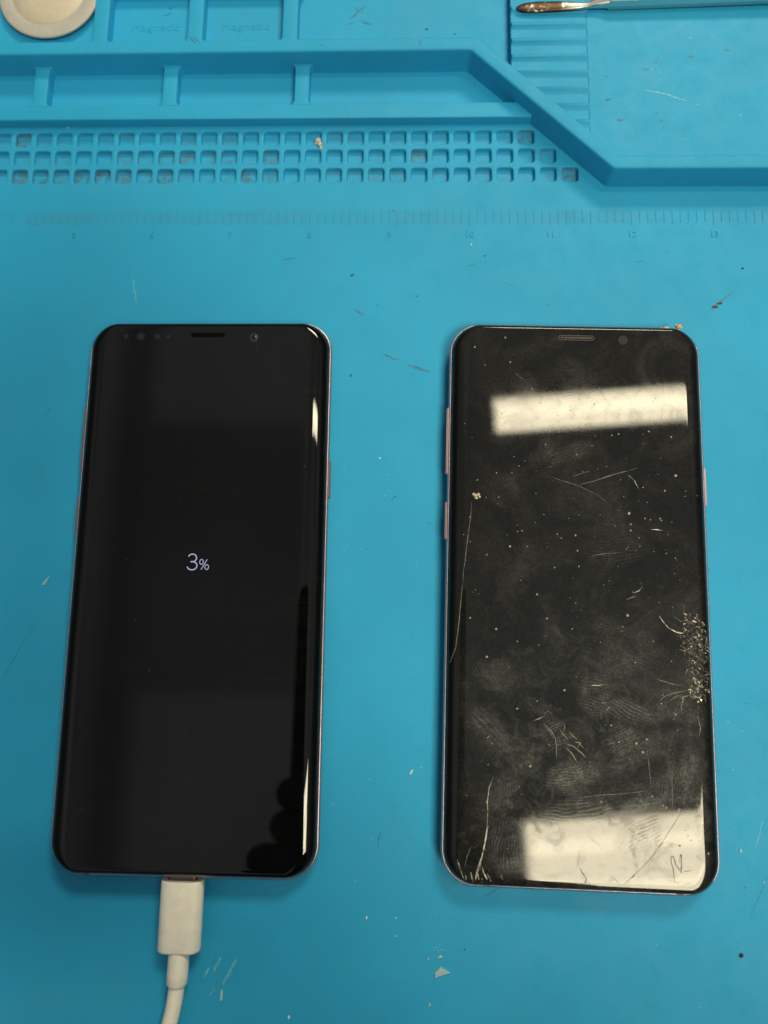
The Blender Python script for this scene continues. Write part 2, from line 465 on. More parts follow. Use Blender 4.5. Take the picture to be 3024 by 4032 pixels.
def glass_dirty():
    t = NT('smeared_black_glass')
    p = t.obj_mm()
    sep = t.n('ShaderNodeSeparateXYZ')
    t.put(p, sep.inputs[0])
    X, Y = sep.outputs[0], sep.outputs[1]
    flat = t.ramp(t.math('ABSOLUTE', X), 35.2, 31.5)
    lower = t.ramp(Y, 20.0, -45.0)
    leftclean = t.ramp(X, -33.0, -20.0, 0.35, 1.0)
    wob = t.noise(p, 0.18, 2.0, 0.5)
    wob2 = t.noise(t.vmath('ADD', p, (50.0, 20.0, 0.0)), 0.09, 3.0, 0.55)
    patchy = t.ramp(t.noise(p, 0.24, 4.0, 0.65), 0.34, 0.66)
    grain = t.noise(p, 1.7, 4.0, 0.75)
    cloud = t.ramp(t.noise(p, 0.050, 6.0, 0.68, 1.0), 0.40, 0.74)
    cloud2 = t.ramp(t.noise(t.vmath('ADD', p, (13.0, 71.0, 0.0)), 0.13, 6.0, 0.72, 1.6), 0.46, 0.76)

    def local(cx, cy, ang):
        """offset from a centre, turned by an angle"""
        r = t.n('ShaderNodeVectorRotate', rotation_type='Z_AXIS')
        t.put(t.vmath('SUBTRACT', p, (cx, cy, 8.5)), r.inputs['Vector'])
        r.inputs['Angle'].default_value = -math.radians(ang)
        s = t.n('ShaderNodeSeparateXYZ')
        t.put(r.outputs[0], s.inputs[0])
        return r.outputs[0], s.outputs[0], s.outputs[1]

    def oval(v, rx, ry, soft=0.55):
        d = t.vmath('LENGTH', t.vmath('MULTIPLY', v, (1.0 / rx, 1.0 / ry, 0.0)))
        d = t.math('ADD', d, t.math('MULTIPLY', t.math('SUBTRACT', wob2, 0.5), 1.7))
        return t.ramp(d, 1.0, 1.0 - soft)

    # finger prints: (centre, half sizes, turn, offset of the whorl, ridge pitch, strength)
    tot = None
    for cx, cy, rx, ry, ang, off, per, st in (
            (-5.0, 38.5, 9.5, 5.0, 18, -9.0, 0.74, 0.95), (-21.0, 29.0, 6.0, 8.0, -60, 11.0, 0.70, 0.45), (1.0, 59.0, 8.0, 4.0, 25, -11.0, 0.72, 0.42),
            (-15.0, 58.5, 6.5, 4.5, 30, 6.0, 0.68, 0.42), (-16.0, 51.0, 6.0, 6.0, -30, 8.0, 0.70, 0.35), (8.0, 24.0, 9.0, 8.0, 60, 13.0, 0.72, 0.24),
            (10.0, 11.0, 10.0, 4.5, 8, -14.0, 0.90, 0.45), (-23.0, -24.0, 6.5, 8.0, 60, 11.0, 0.74, 0.45), (13.0, -14.0, 12.0, 8.0, -15, 12.0, 0.74, 0.38),
            (-7.0, -38.0, 4.5, 7.5, 25, 12.0, 0.84, 0.75), (3.5, -29.0, 5.0, 7.0, -8, 14.0, 0.76, 0.75), (13.5, -32.5, 9.0, 3.4, -22, -13.0, 0.88, 0.95),
            (10.0, -39.0, 7.5, 5.5, 30, 9.0, 0.74, 0.60), (-3.0, -50.0, 9.0, 5.5, 12, -10.0, 0.72, 0.95), (24.0, -30.0, 6.5, 7.0, 48, 8.0, 0.76, 0.50),
            (-3.0, -58.0, 12.5, 4.0, 3, -12.0, 0.82, 0.65), (-20.5, -53.5, 6.5, 5.0, 80, 9.0, 0.78, 0.55), (-20.0, -67.0, 8.0, 5.5, 84, 10.0, 0.80, 0.55),
            (15.0, -64.0, 9.0, 5.0, 28, 10.0, 0.80, 0.60), (24.0, -50.0, 7.0, 8.0, 75, 9.0, 0.72, 0.50)):
        v, lx_, ly_ = local(cx, cy, ang)
        m_ = oval(v, rx, ry)
        d = t.vmath('LENGTH', t.vmath('MULTIPLY', t.vmath('ADD', v, (0.0, off, 0.0)), (0.62, 1.0, 0.0)))
        d = t.math('ADD', d, t.math('MULTIPLY', wob, 2.2))
        ridge = t.math('ADD', t.math('MULTIPLY', t.math('SINE', t.math('MULTIPLY', d, 6.283 / per)), 0.5), 0.5)
        k = t.math('MULTIPLY', m_, t.math('ADD', 0.16, t.math('MULTIPLY', ridge, 0.84)))
        k = t.math('MULTIPLY', k, st)
        tot = k if tot is None else t.math('MAXIMUM', tot, k)
    finger = t.math('MULTIPLY', tot, t.math('ADD', 0.35, t.math('MULTIPLY', patchy, 0.65)))
    # wiped smears: fine parallel lines inside soft ovals
    wipe = None
    for cx, cy, rx, ry, ang, st in ((-21.0, -40.5, 18.0, 6.0, -38, 1.1), (-3.0, -49.5, 11.0, 5.0, 14, 1.1), (10.0, -20.0, 16.0, 7.0, -20, 0.55), (17.0, -42.0, 14.0, 6.0, 24, 0.8), (-12.0, 8.0, 14.0, 9.0, 35, 0.45), (16.0, -55.5, 16.0, 2.6, 11, 0.9), (-20.0, -57.0, 9.0, 2.6, 3, 0.8),
                                    (28.0, -46.0, 14.0, 3.0, 84, 1.0), (-1.0, 62.0, 15.0, 7.0, 12, 0.55), (-16.0, -72.0, 9.0, 3.0, 8, 0.8), (29.5, -33.0, 6.0, 2.6, 70, 0.9), (-8.5, 41.0, 3.0, 5.5, 5, 0.6), (31.0, -13.5, 8.5, 3.2, 84, 1.25), (30.8, -25.0, 6.0, 2.8, 100, 1.1)):
        v, lx_, ly_ = local(cx, cy, ang)
        s_ = t.noise(t.vmath('MULTIPLY', v, (0.16, 2.1, 0.0)), 1.0, 8.0, 0.78, 0.9)
        k = t.math('MULTIPLY', t.math('MULTIPLY', oval(v, rx, ry, 0.9), t.ramp(s_, 0.30, 0.80)), st)
        k = t.math('MULTIPLY', k, t.math('ADD', 0.45, t.math('MULTIPLY', patchy, 0.55)))
        wipe = k if wipe is None else t.math('MAXIMUM', wipe, k)
    total = t.math('ADD', t.math('MULTIPLY', cloud, 0.13), t.math('MULTIPLY', cloud2, t.math('ADD', 0.05, t.math('MULTIPLY', lower, 0.15))))
    total = t.math('ADD', t.math('MULTIPLY', total, leftclean), t.math('MULTIPLY', finger, 0.36))
    total = t.math('ADD', total, t.math('MULTIPLY', wipe, 0.46))
    total = t.math('ADD', total, 0.035)
    total = t.math('MULTIPLY', total, t.ramp(grain, 0.28, 0.72, 0.45, 1.5))
    total = t.math('MULTIPLY', total, t.math('ADD', 0.06, t.math('MULTIPLY', flat, 0.94)), clamp=True)
    tint = t.mix(lower, (0.128, 0.123, 0.117), (0.128, 0.131, 0.130))
    total = t.math('MULTIPLY', total, t.math('ADD', 0.98, t.math('MULTIPLY', lower, 0.72)), clamp=True)
    t.set(color=t.mix(total, (0.0030, 0.0031, 0.0032), tint), rough=t.math('ADD', 0.020, t.math('MULTIPLY', total, 0.13)), ior=1.44,
          spec=t.math('SUBTRACT', 0.5, t.math('MULTIPLY', t.math('ADD', t.math('MULTIPLY', finger, 0.8), t.math('ADD', t.math('MULTIPLY', total, 0.6), t.math('MULTIPLY', cloud2, 0.45))), 0.36)))
    t.bump(t.math('ADD', t.math('MULTIPLY', finger, 1.0), t.math('MULTIPLY', grain, 0.12)), 0.10, 0.012)
    return t.m


M_GLASS = glass_clean()
M_DIRTY = glass_dirty()
M_FRAME = plain('lilac_metal', (0.60, 0.45, 0.51), 0.36, 1.0, 0.10, 0.8)
M_BUTTON = plain('lilac_button_shaded', (0.34, 0.24, 0.26), 0.35, 1.0)  # lilac metal darkened to put side shadow into the colour
M_BACK = plain('violet_back_glass', (0.05, 0.035, 0.06), 0.08)
M_BAND = plain('antenna_plastic', (0.20, 0.15, 0.16), 0.5)
M_GASKET = plain('black_gasket', (0.006, 0.006, 0.008), 0.5)
M_SLOT = plain('earpiece_black', (0.001, 0.001, 0.001), 0.5, spec=0.05)
M_MESH = plain('earpiece_mesh', (0.055, 0.052, 0.048), 0.5, 0.6, 0.6, 4.0)
M_LENS = plain('lens_ring', (0.022, 0.020, 0.022), 0.25)
M_LENSG = plain('lens_glass', (0.006, 0.006, 0.012), 0.02)
M_SENSOR = plain('sensor_window', (0.010, 0.013, 0.020), 0.12)
M_HAZELENS = plain('fogged_lens', (0.034, 0.031, 0.028), 0.06)
M_SCRATCH = plain('scratched_glass', (0.42, 0.40, 0.36), 0.22, 0.0, 0.85, 0.9)  # strong tone changes painted in as uneven glints
M_FAINT = plain('faint_scratch', (0.17, 0.165, 0.155), 0.4, 0.0, 0.4, 1.5)
M_DARKCRACK = plain('crack_dark_brown', (0.035, 0.022, 0.014), 0.7)  # the cracks' own dark brown
M_RESIDUE = plain('dried_smear', (0.25, 0.235, 0.20), 0.6, 0.0, 0.4, 1.2)
M_DUST = plain('dust', (0.30, 0.28, 0.25), 0.8, 0.0, 0.3, 0.6)
M_CHIPW = plain('chipped_glass_bright', (0.50, 0.45, 0.37), 0.18, 0.35)
M_CHIPB = plain('chipped_glass_brown', (0.085, 0.072, 0.060), 0.22, 0.1, 0.5, 1.0)
M_CHIPD = plain('chipped_glass_dark', (0.012, 0.011, 0.010), 0.10)
M_MAGENTA = plain('bleeding_pixels', (0.10, 0.006, 0.05), 0.3)
M_WHITE = plain('white_plastic', (0.90, 0.86, 0.78), 0.42, 0.0, 0.05, 0.3)
M_CONN = plain('connector_steel_shaded', (0.16, 0.15, 0.145), 0.4, 1.0)  # steel darkened in colour for the shaded gap at the phone
M_CRUMB = plain('tan_crumb', (0.56, 0.44, 0.33), 0.9, 0.0, 0.4, 2.0)
M_ORANGE = plain('orange_crumb', (0.62, 0.36, 0.14), 0.85, 0.0, 0.45, 2.2)
M_PALE = plain('pale_crumb', (0.46, 0.41, 0.31), 0.85, 0.0, 0.5, 2.0)
M_GRIT = plain('dark_grit', (0.035, 0.025, 0.020), 0.8, 0.0, 0.4, 2.0)
M_BROWN = plain('brown_fleck', (0.10, 0.045, 0.025), 0.8, 0.0, 0.4, 2.0)
M_LIGHTF = plain('white_fleck', (0.62, 0.70, 0.72), 0.5)
M_SCUFF = plain('pale_scuff', (0.085, 0.39, 0.585), 0.6, 0.0, 0.2, 1.0)
M_SMEAR = plain('dark_scuff', (0.016, 0.185, 0.335), 0.6, 0.0, 0.35, 1.0)

t = NT('clear_glass')
t.set(color=(0.62, 0.86, 0.92), rough=0.10, ior=1.5, trans=0.55)
M_SHARD = t.m
t = NT('screen_glow')
t.set(color=(0, 0, 0), emit=(0.50, 0.50, 0.74), emits=0.6)
M_GLOW = t.m
t = NT('satin_steel')
p_ = t.obj_mm()
t.set(color=(0.66, 0.64, 0.61), metal=1.0, rough=t.ramp(t.noise(p_, 0.6, 3.0), 0.3, 0.7, 0.30, 0.36))
M_SATIN = t.m
M_LIDREFL = plain('cream_reflection', (0.50, 0.455, 0.37), 0.45, 0.0, 0.04, 0.5)  # beige reflection of a ceiling light painted as the lid's colour
M_GREYRIM = plain('grey_satin', (0.40, 0.395, 0.375), 0.40, 0.0, 0.04, 0.5)
t = NT('tool_steel')
p_ = t.world_mm()
sp_ = t.n('ShaderNodeSeparateXYZ')
t.put(p_, sp_.inputs[0])
st_ = t.math('MULTIPLY', t.ramp(t.noise(p_, 0.30, 4.0, 0.6, 0.5), 0.26, 0.52), t.ramp(sp_.outputs[0], 58.0, 46.0))
t.set(color=t.mix(st_, (0.66, 0.66, 0.64), (0.055, 0.034, 0.022)), metal=1.0, rough=t.math('ADD', 0.26, t.math('MULTIPLY', st_, 0.14)))
M_TOOL = t.m

# ------------------------------------------------------------------ the repair mat
mat = empty('repair_mat')
setp(mat, 'bright blue silicone repair mat with moulded trays, grid of pits and ruler', 'mat')

PX, PY = 6.885, 6.65                       # pitch of the pits
PIT_X0, PIT_Y = -127.905, (154.55, 147.90, 141.25)
PIT_LAST = (24, 25, 26)
K0 = -6
XL, XR = -230.0, 230.0
tx0 = PIT_X0 + PX * (K0 - 0.5)
sv, sf = [], []


def rect(x0, x1, y0, y1, z=0.0):
    b = len(sv)
    sv.extend([(x0, y0, z), (x1, y0, z), (x1, y1, z), (x0, y1, z)])
    sf.append((b, b + 1, b + 2, b + 3))


yb = PIT_Y[2] - PY / 2
yt = PIT_Y[0] + PY / 2
rect(XL, XR, -190.0, yb)
for r in range(3):
    y0, y1 = PIT_Y[r] - PY / 2, PIT_Y[r] + PY / 2
    rect(XL, tx0, y0, y1)
    rect(PIT_X0 + PX * (PIT_LAST[r] + 0.5), 80.0, y0, y1)
rect(XL, 80.0, yt, 186.0)
mesh_obj('work_surface', sv, sf, M_MAT, mat)
mesh_obj('underside', *loft([[(XL, -190, -3), (XR, -190, -3), (XR, 260, -3), (XL, 260, -3)], [(XL, -190, -2.4), (XR, -190, -2.4), (XR, 260, -2.4), (XL, 260, -2.4)]]), M_MAT, mat)


def pit_mesh(mi):
    """one tile of the grid: flat collar, rolled edge, four walls, floor"""
    hx, hy = 5.15 / 2, 4.95 / 2
    n = 4
    def ring(hx_, hy_, r, z): return rrect(hx_, hy_, r, r, z, n)
    rings = [ring(hx + 0.34, hy + 0.34, 1.3, 0.0), ring(hx + 0.17, hy + 0.17, 1.15, -0.05), ring(hx + 0.06, hy + 0.06, 1.05, -0.16), ring(hx, hy, 1.0, -0.34), ring(hx - 0.10, hy - 0.10, 0.75, -1.35), ring(hx - 0.24, hy - 0.24, 0.65, -1.55)]
    v = [(PX / 2, PY / 2, 0), (-PX / 2, PY / 2, 0), (-PX / 2, -PY / 2, 0), (PX / 2, -PY / 2, 0)]
    f, idx = [], []
    m = len(rings[0])
    for r in rings:
        v.extend(r)
    for c in range(4):                      # collar: corner fans and the sides between
        b = 4 + c * (n + 1)
        for i in range(n):
            f.append((c, b + i + 1, b + i)); idx.append(0)
        nb = 4 + ((c + 1) % 4) * (n + 1)
        f.append((c, (c + 1) % 4, nb, b + n)); idx.append(0)
    for k in range(len(rings) - 1):
        for i in range(m):
            j = (i + 1) % m
            f.append((4 + k * m + i, 4 + k * m + j, 4 + (k + 1) * m + j, 4 + (k + 1) * m + i)); idx.append(0 if k < 3 else 1)
    f.append(tuple(4 + (len(rings) - 1) * m + i for i in range(m))); idx.append(1)
    me = bpy.data.meshes.new('pit')
    me.from_pydata([(a * MM, b * MM, c * MM) for a, b, c in v], [], f)
    me.materials.append(M_MAT)
    me.materials.append(M_PIT[mi])
    for pl, i in zip(me.polygons, idx):
        pl.material_index = i
        pl.use_smooth = True
    me.set_sharp_from_angle(angle=math.radians(50))
    me.update()
    return me


PITS = [pit_mesh(i) for i in range(3)]
DIRTY = {(2, k) for k in (0, 1, 2, 3, 4, 5, 6, 7, 11)} | {(1, 7), (1, 8), (1, 12), (0, 24), (2, 26), (1, 19), (0, 0)}
STAIN = {(2, k) for k in (8, 9, 10, 12, 15, 16, 17, 18, 20, 22)} | {(1, k) for k in (5, 6, 9, 10, 25, 16)} | {(0, k) for k in (5, 8, 10, 11, 16)}
for r in range(3):
    for k in range(K0, PIT_LAST[r] + 1):
        o = bpy.data.objects.new('pit', PITS[2 if (r, k) in DIRTY else 1 if (r, k) in STAIN else 0])
        COL.objects.link(o)
        o.parent = mat
        o.location = Vector((PIT_X0 + PX * k, PIT_Y[r], 0)) * MM

# raised rim that runs along the trays, down the diagonal and off to the right
H = 8.6
FR = [(-230, 178.55), (18.0, 178.7), (18.9, 178.45), (19.6, 177.9), (61.6, 137.75), (62.3, 137.3), (63.2, 137.12), (230, 136.9)]
BK = [(-230, 183.1), (20.2, 183.35), (21.2, 183.1), (22.0, 182.5), (63.2, 142.2), (63.9, 141.8), (64.8, 141.65), (230, 141.4)]
prof = [(-0.10, -0.3), (-0.04, 1.0), (0.0, 7.9), (0.02, 8.25), (0.07, 8.5), (0.16, 8.6), (0.5, 8.63), (0.86, 8.6), (0.95, 8.48), (1.0, 8.2), (1.02, 4.0)]
v, f = [], []
for (fx, fy), (bx, by) in zip(FR, BK):
    for s, z in prof:
        v.append((fx + (bx - fx) * s, fy + (by - fy) * s, z))
m = len(prof)
for i in range(len(FR) - 1):
    for k in range(m - 1):
        f.append((i * m + k, (i + 1) * m + k, (i + 1) * m + k + 1, i * m + k + 1))
mesh_obj('raised_rim', v, f, M_MAT, mat, angle=40)

# pockets behind the rim
PF = 4.6
mesh_obj('pocket_floor', [(-230, 181, PF), (20.6, 181, PF), (31.9, 170.2, PF), (31.9, 260, PF), (-230, 260, PF)], [(0, 1, 2, 3, 4)], M_MAT, mat)


def flare(x0, x1, y0, y1, r=1.6, n=5):
    """bar in plan whose two ends widen in a fillet; counter-clockwise"""
    p = []
    for i in range(n + 1):                  # lower left
        a = math.pi / 2 * i / n
        p.append((x0 - r + r * math.sin(a), y0 + r - r * math.cos(a)))
    for i in range(n + 1):
        a = math.pi / 2 * i / n
        p.append((x0 - r + r * math.cos(a), y1 - r + r * math.sin(a)))
    for i in range(n + 1):
        a = math.pi / 2 * i / n
        p.append((x1 + r - r * math.sin(a), y1 - r + r * math.cos(a)))
    for i in range(n + 1):
        a = math.pi / 2 * i / n
        p.append((x1 + r - r * math.cos(a), y0 + r - r * math.sin(a)))
    q = []
    for a in p:
        if not q or (Vector(a) - Vector(q[-1])).length > 1e-4:
            q.append(a)
    return list(reversed(q))


for cx in (-100.9, -69.85, -39.1):
    bm_obj('pocket_divider', prism(flare(cx - 2.45, cx + 2.45, 182.6, 202.6, 1.5), PF - 0.3, H - 0.06, 0.35), M_MAT, mat, angle=40)
bm_obj('back_rim', prism([(-230, 202.4), (-36.6, 202.4), (-36.6, 207.5), (-230, 207.5)], PF - 0.3, H, 0.45), M_MAT, mat, angle=40)

# tray between the rim and the low ridge
LH = 3.5
bm_obj('low_ridge', prism([(-230, 159.15), (38.6, 158.95), (38.9, 160.2), (34.0, 164.35), (-230, 164.35)], -0.3, LH, 0.45), M_MAT, mat, angle=40)
for cx in (-165.0, -121.7, -78.7, -35.4):
    bm_obj('tray_divider', prism(flare(cx - 2.35, cx + 2.35, 163.9, 178.75, 1.8), -0.3, LH + 0.04, 0.35), M_MAT, mat, angle=40)

# plateau on the right with the ribbed tool rest
PL = 7.85
mesh_obj('plateau', [(55.75, 260, PL), (55.75, 148.5, PL), (64.2, 140.6, PL), (230, 140.4, PL), (230, 260, PL), (55.3, 260, 7.4), (55.3, 148.5, 7.4)], [(0, 1, 2, 3, 4), (0, 5, 6, 1)], M_MAT, mat)
RF = 7.65
mesh_obj('tool_rest_floor', [(31.75, 260, RF), (31.75, 171.8, RF), (55.72, 148.3, RF), (55.72, 260, RF), (31.65, 260, PF - .2), (31.65, 171.8, PF - .2)], [(0, 1, 2, 3), (0, 4, 5, 1)], M_MAT, mat)
for i in range(10):
    y = 153.4 + 5.76 * i
    x0 = max(31.5, 20.0 + (183.3 - y) * 1.0253)
    ring = []
    prof_r = [(-1.9, -0.1), (-1.3, 0.20), (-0.75, 0.62), (-0.35, 0.90), (0.0, 1.0), (0.35, 0.92), (0.7, 0.6), (0.95, 0.1), (1.0, -0.1)]
    rings = [[(x, y + a, RF + (b * 0.95 if s else b * 0.5)) for a, b in prof_r] for s, x in enumerate((x0 if x0 > 31.5 else 31.75, x0 + 0.5, 55.3, 55.85))]
    mesh_obj('rib', *loft(rings), M_MAT, mat, angle=50)

# ruler: ticks every tenth of an inch, numerals every inch
RX0, INCH = -6.31, 25.4
bms = []
for i in range(-90, 91):
    x = RX0 + INCH * i / 10.0
    y0 = 123.55 if i % 10 == 0 else 124.05 if i % 5 == 0 else 124.55
    bms.append(prism([(x - .13, y0), (x + .13, y0), (x + .13, 128.35), (x - .13, 128.35)], -0.05, 0.12, 0.05, 1))
o = bm_obj('ruler_tick_marks', join(bms), M_MAT, mat)
setp(o, kind='stuff')
for i in range(-4, 5):
    me = text_mesh(str(9 + i), 2.85, 0.16, 0.03)
    o = finish('ruler_numeral', me, M_MAT, mat)
    o.location = Vector((RX0 + INCH * i, 119.5, 0.03)) * MM
for cx in (-84.6, -54.6):
    me = text_mesh('Magnetic', 3.7, 0.09)
    w_ = max(v_.co.x for v_ in me.vertices) - min(v_.co.x for v_ in me.vertices)
    o = finish('raised_word', me, M_MAT, mat)
    o.scale.x = 15.6 * MM / w_
    o.location = Vector((cx, 190.6, PF + 0.03)) * MM


def ribbon(path, w, zf, lift=0.02, hgt=0.03, jit=0.0, rg=rnd, taper=True):
    """thin raised scratch along a path; returns verts, faces"""
    P = []
    for a, b in zip(path[:-1], path[1:]):
        a, b = Vector(a), Vector(b)
        n = max(1, int((b - a).length / 1.2))
        for i in range(n):
            P.append(a + (b - a) * i / n)
    P.append(Vector(path[-1]))
    P = [p + Vector((rg.uniform(-jit, jit), rg.uniform(-jit, jit))) for p in P]
    v, f = [], []
    for k, p in enumerate(P):
        t_ = (P[min(k + 1, len(P) - 1)] - P[max(k - 1, 0)])
        t_ = t_.normalized() if t_.length else Vector((1, 0))
        s = Vector((-t_.y, t_.x))
        u = k / max(1, len(P) - 1)
        ww = w * 0.5 * ((0.35 + 0.65 * math.sin(math.pi * u) ** 0.5) if taper else 1) * rg.uniform(0.7, 1.25)
        for q, zz in ((p - s * ww, 0), (p, hgt), (p + s * ww, 0)):
            v.append((q.x, q.y, zf(q.x, q.y) + lift + zz))
        if k:
            b = 3 * k
            f += [(b - 3, b, b + 1, b - 2), (b - 2, b + 1, b + 2, b - 1)]
    f = [tuple(reversed(q)) for q in f]
    return v, f


def ribbons(name, items, mat_, parent, zf, jit=0.05, lift=0.02, hgt=0.03, kind='stuff'):
    V, F = [], []
    for w, path in items:
        v, f = ribbon(path, w, zf, lift, hgt, jit)
        b = len(V)
        V += v
        F += [tuple(i + b for i in q) for q in f]
    o = mesh_obj(name, V, F, mat_, parent)
    if kind:
        setp(o, kind=kind)
    return o


flat0 = lambda x, y: 0.0
ribbons('pocket_scuffs', [(0.8, [(-20.5, 194.2), (-17.0, 197.0), (-14.8, 199.2)]), (0.6, [(-19.0, 198.6), (-15.5, 196.2)]), (0.7, [(-16.8, 193.6), (-13.0, 192.0)]), (0.4, [(-21.5, 191.5), (-18.8, 192.8)]), (0.5, [(-82.0, 196.0), (-79.5, 197.5)]), (0.3, [(-52, 187.5), (-50.5, 188.6)])], M_SMEAR, mat, lambda x, y: 4.6, 0.3, 0.006, 0.012)
ribbons('rim_scuffs', [(0.4, [(-71.5, 184.5), (-68.8, 181.2)]), (0.3, [(-70.2, 184.6), (-67.5, 181.6)]), (0.5, [(2.4, 182.2), (3.3, 179.8)]), (0.35, [(-30, 181.0), (-27.5, 180.6)])], M_SMEAR, mat, lambda x, y: 8.63, 0.1, 0.006, 0.012)
ribbons('pale_scuffs', [(0.55, [(-87.6, 106), (-86.9, 102), (-85.9, 97.5)]), (0.6, [(73.0, 164.5), (79, 163), (86, 160.2)]), (0.7, [(-49.0, -91.3), (-50.9, -95.5)]), (0.9, [(-44.6, -91.5), (-46.6, -95.5), (-48.2, -98.2)]),
                        (0.6, [(-52.0, -94.0), (-53.3, -96.6)]), (0.9, [(-50.2, -99.2), (-51.6, -101.0)]), (0.3, [(-19.0, 45.5), (-18.0, 43.5)]), (0.25, [(98.5, -52), (96.0, -60)])], M_SCUFF, mat, lambda x, y: 7.86 if y > 142 else 0.0, 0.12, 0.006, 0.012)
ribbons('dark_scuffs', [(0.7, [(-7.5, 80.8), (-4.5, 79.3), (-2.5, 78.9)]), (0.9, [(0.0, 77.2), (3.5, 76.2), (6.8, 75.0)]), (0.35, [(-4.6, 34.9), (-2.6, 36.6)]), (0.5, [(92.0, 94.8), (95.8, 97.9), (99.8, 101.5)]), (0.4, [(18.0, 109.6), (21.0, 110.6)]),
                        (0.5, [(70.4, 111.1), (72.8, 111.4)]), (0.25, [(62, 40), (66, 34)]), (0.3, [(88.0, 15.0), (86.5, 17.5)]), (0.22, [(-118, -21), (-112, -9), (-108, -2)]), (0.22, [(93, -78), (99, -66)]), (0.5, [(-12, 20.5), (-10.5, 20.0)]), (0.6, [(6.2, 28.6), (8.0, 27.8)]), (0.35, [(-7, -62), (-6.3, -58)]), (0.3, [(22.5, -74), (27, -71.5)]), (0.4, [(-40, 112), (-36, 112.6)]), (0.5, [(30, 104), (33, 103)]), (0.3, [(-112, 60), (-110, 63)]), (0.7, [(-16.5, 95), (-14, 93.6)])], M_SMEAR, mat, flat0, 0.15, 0.006, 0.012)


# ------------------------------------------------------------------ the two phones
HX, HY, RC = 36.9, 79.05, 9.2
GX0, GZ0, GZ1, GAX, GAY = 0.80, 5.40, 8.5, 5.2, 1.9


def zglass(x, y):
    dx = max(0.0, (abs(x) - (HX - GX0 - GAX)) / GAX)
    dy = max(0.0, (abs(y) - (HY - GX0 - GAY)) / GAY)
    return GZ0 + (GZ1 - GZ0) * math.sqrt(max(0.0, 1 - min(1.0, dx * dx + dy * dy)))


def phone_shell(parent, glass_mat):
    n = 14
    # front glass: rolls over the long sides, only a little at the ends
    rings = []
    for i in range(15):
        a = math.pi / 2 * i / 14
        ix, iy = GX0 + GAX * (1 - math.cos(a)), GX0 + GAY * (1 - math.cos(a))
        rings.append(rrect(HX - ix, HY - iy, RC - ix, RC - iy, GZ0 + (GZ1 - GZ0) * math.sin(a), n))
    ix, iy = GX0 + GAX + 1.0, GX0 + GAY + 1.0
    rings.append(rrect(HX - ix, HY - iy, RC - ix, RC - iy, GZ1, n))
    v, f = loft(rings, False)
    m = len(rings[0])
    f.append(tuple(range((len(rings) - 1) * m, len(rings) * m)))
    glass = mesh_obj('front_glass', v, f, glass_mat, parent, smooth=True)
    # black seal between glass and metal
    v, f = loft([rrect(HX - i, HY - i, RC - i, RC - i, z, n) for i, z in ((0.62, 5.30), (0.62, 5.50), (0.92, 5.48), (1.0, 5.30))], False)
    mesh_obj('gasket', v, f, M_GASKET, parent, smooth=True)
    # metal band
    sec = [(0.75, 2.75), (0.35, 2.9), (0.10, 3.3), (0.0, 4.1), (0.04, 4.8), (0.12, 5.15), (0.25, 5.33), (0.45, 5.43), (0.62, 5.45), (0.66, 5.30)]
    v, f = loft([rrect(HX - i, HY - i, RC - i, RC - i, z, n) for i, z in sec], False)
    fr = mesh_obj('metal_frame', v, f, M_FRAME, parent, smooth=True)
    rings = []
    for i in range(9):
        a = math.pi / 2 * i / 8
        ix, iy = 0.6 + 5.0 * (1 - math.cos(a)), 0.6 + 3.0 * (1 - math.cos(a))
        rings.append(rrect(HX - ix, HY - iy, RC - ix, RC - iy, 2.9 - 2.9 * math.sin(a) + 0.02, n))
    v, f = loft(rings, False)
    m = len(rings[0])
    f.append(tuple(range((len(rings) - 1) * m, len(rings) * m)))
    f = [tuple(reversed(q)) for q in f]
    mesh_obj('back_glass', v, f, M_BACK, parent, smooth=True)
    return glass, fr


def side_button(parent, sx, y0, y1):
    bm = bmesh.new()
    bmesh.ops.create_cube(bm, size=1.0)
    for w in bm.verts:
        w.co = Vector((sx * (HX - 0.15) + w.co.x * 1.2, (y0 + y1) / 2 + w.co.y * (y1 - y0), 4.2 + w.co.z * 2.0))
    bmesh.ops.bevel(bm, geom=list(bm.edges), offset=0.28, segments=3, affect='EDGES')
    return bm_obj('side_button', bm, M_BUTTON, parent, angle=40)


def flat_disc(name, c, r, z, mat_, parent, n=24, dome=0.0):
    v = [(c[0], c[1], z + dome)] + [(c[0] + r * math.cos(2 * math.pi * i / n), c[1] + r * math.sin(2 * math.pi * i / n), z) for i in range(n)]
    return mesh_obj(name, v, [(0, i + 1, (i + 1) % n + 1) for i in range(n)], mat_, parent, smooth=True)


def slot(name, x0, x1, y0, y1, z, mat_, parent, inset=None, mat_in=None):
    r = (y1 - y0) / 2
    out = [((x0 + x1) / 2 + p[0], (y0 + y1) / 2 + p[1], z) for p in rrect((x1 - x0) / 2, r, r, r, 0, 6)]
    o = mesh_obj(name, out, [tuple(range(len(out)))], mat_, parent)
    if inset:
        r2 = r - inset
        q = [((x0 + x1) / 2 + p[0], (y0 + y1) / 2 + p[1], z + 0.012) for p in rrect((x1 - x0) / 2 - inset, r2, r2, r2, 0, 6)]
        mesh_obj('grille', q, [tuple(range(len(q)))], mat_in, o)
    return o


